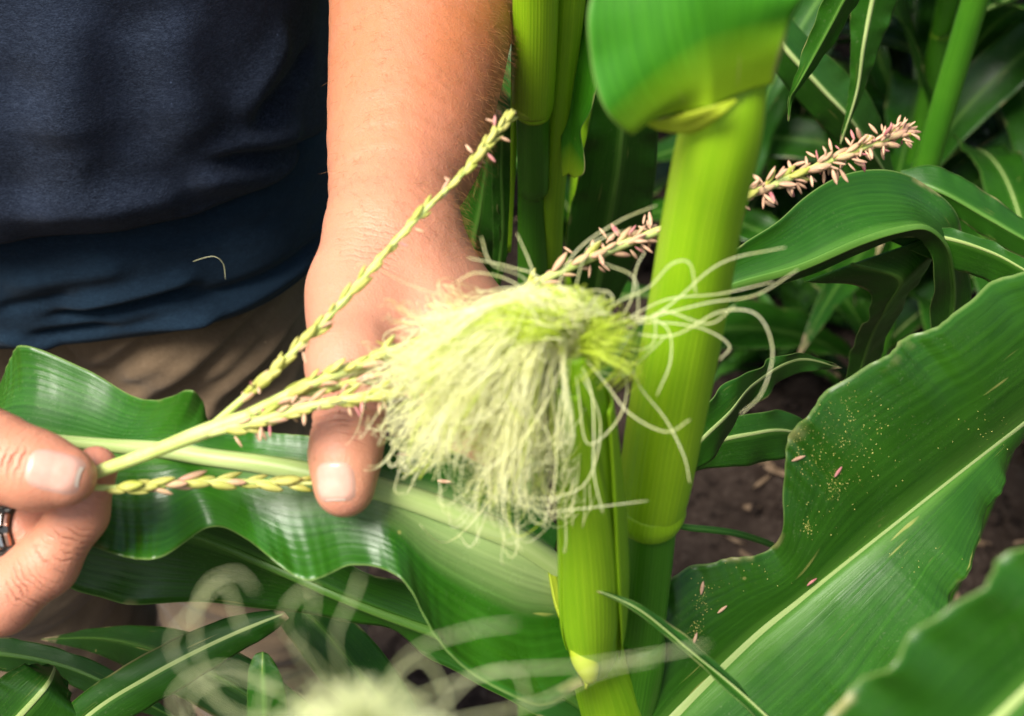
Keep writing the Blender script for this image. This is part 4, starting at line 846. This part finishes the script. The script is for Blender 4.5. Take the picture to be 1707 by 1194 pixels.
def fold_shirt(ph, z, x, y):
    p = np.stack([x * 5, y * 5, (z + 0 * x) * 3.2], -1); f = .007 * fbm(p, 3, 21)
    p2 = np.stack([x * 14 + z * 6, y * 14, (z + 0 * x) * 9], -1); f = f + .0030 * fbm(p2, 3, 31)
    for a in FS: f = f + .7 * ridge(ph, z, *a)
    return f
# hem dips toward the front
shirt = shell('shirt', 1.035, 1.46, itp([1.0, 1.05, 1.15, 1.3, 1.42, 1.47], [.218, .232, .236, .228, .21, .12]), itp([1.0, 1.035, 1.06, 1.12, 1.25, 1.4, 1.47], [.135, .148, .158, .160, .142, .125, .09]), fold_shirt, M['navy'], thick=.002)
UA, UB = itp([.92, .96, 1.02, 1.1], [.222, .224, .222, .215]), itp([.92, .935, .97, 1.03, 1.1], [.131, .137, .140, .137, .13])
FU = folds(UA, UB, [((95, 535), (330, 478), .005, -.009), ((110, 515), (320, 455), .007, .008), ((60, 565), (260, 535), .005, -.009), ((180, 548), (350, 520), .006, .009), ((300, 535), (520, 430), .007, .007), ((20, 480), (200, 450), .008, .006),
                    ((300, 500), (530, 400), .006, -.006), ((0, 520), (120, 500), .006, -.006), ((0, 560), (90, 580), .006, .006)])
def fold_under(ph, z, x, y):
    p = np.stack([x * 7 - z * 8, y * 7, (z + 0 * x) * 20 + x * 5], -1); f = .0045 * fbm(p, 3, 41)
    for a in FU: f = f + .75 * ridge(ph, z, *a)
    return f
shell('undershirt', .93, 1.10, UA, UB, fold_under, M['blue'], thick=.0016)
# sleeves
for s_, eb_ in ((1, P(704, -200, .83)), (-1, np.array([-.64, .70, 1.15]))):
    a = np.array([TC[0] + s_ * .13, TC[1] + .02, 1.425]); b = np.array([TC[0] + s_ * .22, TC[1] + .015, 1.39]); c = a * .2 + eb_ * .8 if s_ < 0 else b * .45 + eb_ * .55
    V, F, uv = tube([a, b, c], [.085, .082, .078], 30, 40, cap=False, fn=lambda s, th: 1 + .05 * np.sin(3 * th + 7 * s) * s + .03 * np.sin(11 * s + 2 * th)); o = mesh_obj('sleeve', V, F, M['navy'], shirt, uv=uv)
    md = o.modifiers.new('thickness', 'SOLIDIFY'); md.thickness = .002; md.offset = -1
# trousers: seat and two legs
TA, TB = itp([.8, .9, 1.02], [.195, .195, .185]), itp([.8, .9, 1.02], [.100, .105, .105])
FT = folds(TA, TB, [((215, 640), (520, 500), .006, -.009), ((260, 655), (520, 545), .007, .008), ((300, 660), (520, 580), .005, -.009), ((330, 560), (520, 480), .008, .007), ((230, 600), (380, 545), .006, -.007), ((350, 640), (520, 610), .006, .007)])
def fold_tr(ph, z, x, y):
    p = np.stack([x * 9 + z * 14, y * 9, (z + 0 * x) * 22 - x * 12], -1); f = .006 * fbm(p, 3, 51)
    for a in FT: f = f + ridge(ph, z, *a)
    return f
tro = shell('trousers', .86, 1.02, TA, TB, fold_tr, M['khaki'])
for s_ in (-1, 1):
    zz = np.linspace(.06, 1.0, 300); th = np.arange(110) / 110 * 2 * np.pi
    cxx = TC[0] + s_ * np.interp(zz, [.06, .5, .92], [.115, .112, .092]); cyy = TC[1] + np.interp(zz, [.06, .5, .92], [.02, -.01, -.005])
    r = np.interp(zz, [.06, .2, .5, .75, .86, .93, 1.0], [.085, .088, .094, .108, .106, .100, .088])
    x = cxx[:, None] + r[:, None] * np.cos(th); y = cyy[:, None] + r[:, None] * 1.08 * np.sin(th); z = np.repeat(zz[:, None], 110, 1)
    p = np.stack([x * 9 + z * 9 * s_, y * 9, z * 17], -1); f = .012 * fbm(p, 3, 61 + s_)
    f = f + .007 * np.sin(z * 95 + x * 40 * s_ + 3 * fbm(p * .6, 2, 9)) * np.clip((z - .45) / .2, .25, 1)
    hip = np.clip((z - .74) / .06, 0, 1); wp = fbm(np.stack([x * 16, y * 16, z * 16], -1), 2, 77)
    f = f * (1 - .5 * hip) + hip * (.0034 * np.sin(z * 250 - x * 190 + 2.6 * wp) * np.clip(.6 + .8 * vnoise(np.stack([x * 22, y * 22, z * 30], -1), 5), 0, 1.2) + .004 * np.sin(z * 105 - x * 90 + 1.5 * wp))
    Vv = np.stack([x + f * np.cos(th), y + f * np.sin(th), z], -1)
    o = mesh_obj('trouser_leg', Vv.reshape(-1, 3), grid_faces(300, 110, True), M['khaki'], tro)
    md = o.modifiers.new('thickness', 'SOLIDIFY'); md.thickness = .0016; md.offset = -1
    b0 = np.array([TC[0] + s_ * .115, TC[1] + .03, 0])
    V, F, uv = tube([b0 + np.array([0, .06, .05]), b0 + np.array([0, .0, .06]), b0 + np.array([0, -.1, .05]), b0 + np.array([s_ * .01, -.2, .04]), b0 + np.array([s_ * .01, -.225, .035])], [.035, .046, .047, .040, .015], 24, 20); mesh_obj('boot', V, F, M['boot'], person, uv=uv)

# ================================================================== finger ring: linked steel band
rc = P(28, 884, .572); rax = norm(P(60, 880, .570) - P(-40, 892, .580)); ra = norm(np.cross(rax, UP)); rb = np.cross(rax, ra)
ring = empty('finger_ring', rc); tag(ring, 'chunky linked steel ring on a finger at the left edge', 'ring')
th = np.arange(48) / 48 * 2 * np.pi; prof = [(-.0066, .0106), (-.0066, .0134), (.0066, .0134), (.0066, .0106)]
V = np.array([[rc + rax * h + r * (math.cos(t) * ra + math.sin(t) * rb) for (h, r) in prof] for t in th]).reshape(-1, 3)
F = [[i * 4 + j, i * 4 + (j + 1) % 4, ((i + 1) % 48) * 4 + (j + 1) % 4, ((i + 1) % 48) * 4 + j] for i in range(48) for j in range(4)]
mesh_obj('band', V, F, M['steel_dark'], ring, smooth=False)
def bevel_box(c, ex, ey, ez, hx, hy, hz, bv=.25):
    pts = []; 
    for sx in (-1, 1):
        for (k1, k2, k3) in ((1, 1 - bv, 0), (1 - bv, 1, 0)):
            pass
    V = []; F = []
    lay = [(-1, 1 - bv), (-(1 - bv), 1), (1 - bv, 1), (1, 1 - bv)]
    for (zz, sc) in lay:
        for (a, b) in ((-1, -(1 - bv)), (-(1 - bv), -1), (1 - bv, -1), (1, -(1 - bv)), (1, 1 - bv), (1 - bv, 1), (-(1 - bv), 1), (-1, 1 - bv)):
            V.append(c + ex * hx * a * sc + ey * hy * b * sc + ez * hz * zz)
    F = grid_faces(4, 8, True).tolist() + [list(range(8))[::-1], list(range(24, 32))]; return np.array(V), F
for k in range(11):
    t = k / 11 * 2 * np.pi + .2; rd = math.cos(t) * ra + math.sin(t) * rb; tg = -math.sin(t) * ra + math.cos(t) * rb
    V, F = bevel_box(rc + rd * .0140, rax, tg, rd, .0046, .0032, .0016); mesh_obj('link', V, F, M['steel'], ring, smooth=False)
    for s_ in (-1, 1):
        V, F = bevel_box(rc + rd * .0135 + rax * .0060 * s_, rax, tg, rd, .0008, .0026, .0008); mesh_obj('rim_bead', V, F, M['steel_pink'] if s_ > 0 else M['steel'], ring, smooth=False)

# ================================================================== tassel held in the fingers
tbase = P(128, 803, .539); tassel = empty('corn_tassel', tbase)
tag(tassel, 'branched yellow-green corn tassel pinched between thumb and finger', 'tassel')
def spike_mesh(name, L, w, mats):
    n1, n2 = 9, 8; s = np.linspace(0, 1, n1); r = w / 2 * np.sin(np.pi * np.clip(s * .92 + .05, 0, 1)) ** .75
    th = np.arange(n2) / n2 * 2 * np.pi; V = np.stack([np.repeat((s * L)[:, None], n2, 1), r[:, None] * np.cos(th) * (1 + .18 * np.cos(2 * th)), r[:, None] * np.sin(th) * .8 + .06 * L * (s ** 2)[:, None]], -1).reshape(-1, 3)
    F = grid_faces(n1, n2, True).tolist() + [list(range(n2))[::-1], list(range((n1 - 1) * n2, n1 * n2))]
    me = bpy.data.meshes.new(name); me.from_pydata(V.tolist(), [], F); me.materials.append(mats); me.polygons.foreach_set('use_smooth', [True] * len(me.polygons)); return me
SP = [spike_mesh('spikelet', .0095, .0029, M['spikelet']), spike_mesh('spikelet', .0088, .0032, M['spikelet']), spike_mesh('spikelet', .0085, .0027, M['spikelet_pink'])]
AN = [spike_mesh('anther', .0055, .00135, M['anther']), spike_mesh('anther', .0048, .0012, M['anther']), spike_mesh('anther', .0050, .0013, M['anther_pink'])]
def place(me, name, pos, dirv, outv, parent, sc=1.0):
    x = norm(dirv); z = norm(outv - x * (outv @ x)); y = np.cross(z, x)
    mt = Matrix(((x[0], y[0], z[0], 0), (x[1], y[1], z[1], 0), (x[2], y[2], z[2], 0), (0, 0, 0, 1))) @ Matrix.Scale(sc, 4)
    o = bpy.data.objects.new(name, me); COL.objects.link(o)
    if parent is not None: o.parent = parent; pos = pos - root_loc(parent)
    mt.translation = pos; o.matrix_basis = mt; return o
V, F, uv = tube([tbase, P(165, 786, .537), P(250, 755, .532), P(350, 716, .528), P(420, 692, .527)], [.0022, .0025, .0026, .0030, .0026], 30, 14); mesh_obj('stem', V, F, M['rachis'], tassel, uv=uv)
def branch(pts, radii, n, s0, s1, ant, pinkp, tilt=.16, sc=1.0, antstart=.0, plump=0):
    c = PP(*pts); V, F, uv = tube(c, radii, 60, 10); br = mesh_obj('branch', V, F, M['rachis'], tassel, uv=uv)
    cc = spline(c, 240); t, a, b = frames(cc); rad = spline1(radii, 240)
    for k in range(n):
        s = s0 + (s1 - s0) * (k + rng.uniform(-.2, .2)) / n; i = int(np.clip(s, 0, .999) * 239)
        ang = k * 2.4 + rng.normal(0, .35); o = math.cos(ang) * a[i] + math.sin(ang) * b[i]
        me = SP[2] if rng.random() < (pinkp if s < .42 or n < 100 else .8) else SP[int(rng.integers(0, 2))]
        place(me, 'spikelet', cc[i] + o * rad[i] * .8, t[i] + o * rng.uniform(.1, 2.0) * tilt + rng.normal(0, .06, 3), o, br, sc * rng.uniform(.62, 1.18) * (1.2 if n > 100 and s > .42 else 1) * (1 - .55 * max(0, (s - .86) / .14)))
    for k in range(ant):
        s = max(antstart, s0) + (s1 - max(antstart, s0)) * rng.random(); i = int(np.clip(s, 0, .995) * 239)
        ang = rng.uniform(0, 6.28); o = norm(math.cos(ang) * a[i] + math.sin(ang) * b[i] + np.array([0, 0, -.35]))
        me = AN[int(rng.choice(3, p=[.5, .32, .18]))]
        place(me, 'anther', cc[i] + o * (rad[i] + .0016 * sc), norm(o * rng.uniform(.5, 1.1) + t[i] * rng.uniform(-.1, .9) + np.array([0, 0, -.25])), rng.normal(0, 1, 3), br, sc * rng.uniform(.85, 1.2))
    return br
branch([(355, 708, .528), (410, 660, .526), (470, 605, .523), (560, 515, .520), (680, 380, .528), (780, 280, .538), (832, 215, .545), (858, 186, .55)], [.0014, .0013, .0012, .0012, .0011, .0010, .0009, .0006], 66, .12, .97, 15, .12, .14, .86)
spike = branch([(395, 700, .528), (520, 640, .527), (650, 588, .535), (780, 535, .546), (940, 450, .565), (1100, 384, .585), (1250, 325, .60), (1400, 262, .615), (1490, 228, .627), (1522, 214, .632)], [.0022, .0021, .0020, .0020, .0019, .0018, .0017, .0013, .0009, .0005], 122, .06, .985, 24, .45, .30, .95, .15)
_c = spline(PP((395, 700, .528), (520, 640, .527), (650, 588, .535), (780, 535, .546), (940, 450, .565), (1100, 384, .585), (1250, 325, .60), (1400, 262, .615), (1490, 228, .627), (1522, 214, .632)), 240); _t, _a, _b = frames(_c)
for k in range(195):
    i = int(rng.uniform(.44, .95) * 239); ang = rng.uniform(0, 6.28); o = norm(math.cos(ang) * _a[i] + math.sin(ang) * _b[i])
    place(AN[int(rng.choice(3, p=[.52, .34, .14]))], 'anther', _c[i] + o * rng.uniform(.0012, .0048), norm(o * rng.uniform(.3, 1.0) + _t[i] * rng.uniform(-.4, 1.0) + np.array([0, 0, -.3])), rng.normal(0, 1, 3), spike, rng.uniform(.85, 1.4) * (1 - .35 * max(0, (i / 239 - .85) / .1)))
branch([(350, 722, .527), (430, 702, .523), (540, 672, .519), (650, 655, .520), (760, 640, .526), (880, 636, .54)], [.0018, .0018, .0016, .0014, .0012, .0006], 48, .08, .97, 55, .2, .2, .92)
branch([(420, 690, .527), (540, 650, .530), (660, 620, .536), (770, 606, .545), (860, 600, .555)], [.0014, .0014, .0013, .0011, .0006], 34, .1, .97, 45, .3, .25, .88)
branch([(140, 812, .539), (200, 814, .538), (260, 810, .54), (330, 803, .545), (430, 804, .552), (524, 806, .556)], [.0012, .0013, .0013, .0013, .0012, .0007], 26, .12, .96, 0, .2, .12, 1.2)

# ================================================================== small fallen things
def on_leaf(px, py, d, ang, me, label, name='anther'):
    dr = RT * math.cos(ang) + UP * math.sin(ang); o = place(me, name, P(px, py, d), dr, -FW, None, 1.1); tag(o, label, 'anther', 'anthers fallen on the leaves'); return o
from mathutils.bvhtree import BVHTree
dg = bpy.context.evaluated_depsgraph_get()
def hit(obj, px, py):
    """depth of a leaf under a pixel, so a crumb can rest on it"""
    ob = obj.evaluated_get(dg); mw = obj.matrix_world.inverted(); o0 = mw @ Vector(CAM); dv = Vector(P(px, py, 1.0) - CAM)
    ok, loc, nr, _ = ob.ray_cast(o0, (mw.to_3x3() @ dv).normalized())
    return ((obj.matrix_world @ loc), np.array(nr)) if ok else (None, None)
bpy.context.view_layer.update()
for (px, py, ang, k, lab, lf) in ((1330, 763, .4, 0, 'pinkish anther lying near the upper edge of the pollen-dusted leaf', big_leaf), (1396, 785, 1.0, 2, 'larger pink anther lying on the pollen-dusted leaf below the pollen patch', big_leaf),
                              (1170, 980, 1.4, 0, 'tan anther standing in pollen on the lower part of the right leaf', big_leaf), (1158, 1062, 1.3, 1, 'tan anther beside a yellow pollen crumb near the leaf foot', big_leaf), (1124, 1054, -.6, 2, 'pale anther at the edge of the narrow dry-tipped leaf', big_leaf),
                              (1352, 968, .7, 2, 'anther resting on the pale midrib of the right leaf', big_leaf), (1204, 1014, .7, 1, 'small anther sliver between the pollen crumbs', big_leaf), (738, 803, -.1, 0, 'tan anther on the held leaf right of the thumb', held_leaf), (672, 758, -.1, 2, 'pink anther on the held leaf close to the thumb', held_leaf)):
    loc, nr = hit(lf, px, py)
    if loc is None: continue
    loc = np.array(loc); n_ = nr if nr @ FW < 0 else -nr; dr = RT * math.cos(ang) + UP * math.sin(ang)
    o = place(AN[k], 'anther', loc + n_ * .0007 - norm(dr) * .003, dr, n_, None, 1.15); tag(o, lab, 'anther', 'anthers fallen on the leaves')
acc = Acc()
for (cx_, cy_, sx_, sy_, n_) in ((1400, 735, 45, 60, 620), (1350, 760, 25, 45, 90), (1345, 880, 8, 8, 24), (1388, 815, 6, 12, 90), (1172, 995, 8, 14, 90), (1160, 1048, 7, 9, 80), (1345, 880, 5, 6, 50), (1230, 960, 40, 20, 40), (1650, 720, 50, 25, 60), (1520, 930, 30, 20, 30)):
    for _ in range(n_):
        px, py = rng.normal(cx_, sx_), rng.normal(cy_, sy_); loc, nr = hit(big_leaf, px, py)
        if loc is None: continue
        r = .00005 + .00024 * rng.random() ** 2.5; V, F = blob(r, int(rng.integers(1000)), 4, 5); acc.add(V + np.array(loc) - FW * r * .5, F)
M['pollen'] = simple_mat('pollen_yellow', (.55, .52, .10), (.72, .62, .22), 400, .8)
tag(acc.build('pollen', M['pollen']), 'yellow pollen grains dusted on the big right leaf', 'pollen', kind='stuff')
acc = Acc()
th_ = PP((322, 436, .868), (340, 430, .866), (358, 428, .865), (372, 440, .868), (376, 466, .872)); th_ = th_
V, F, uv = tube(th_, .00011, 24, 5); o = mesh_obj('silk_strand', V, F, M['silk'], origin=th_[0], uv=uv); tag(o, 'single pale silk thread stuck to the shirt hem', 'silk thread')
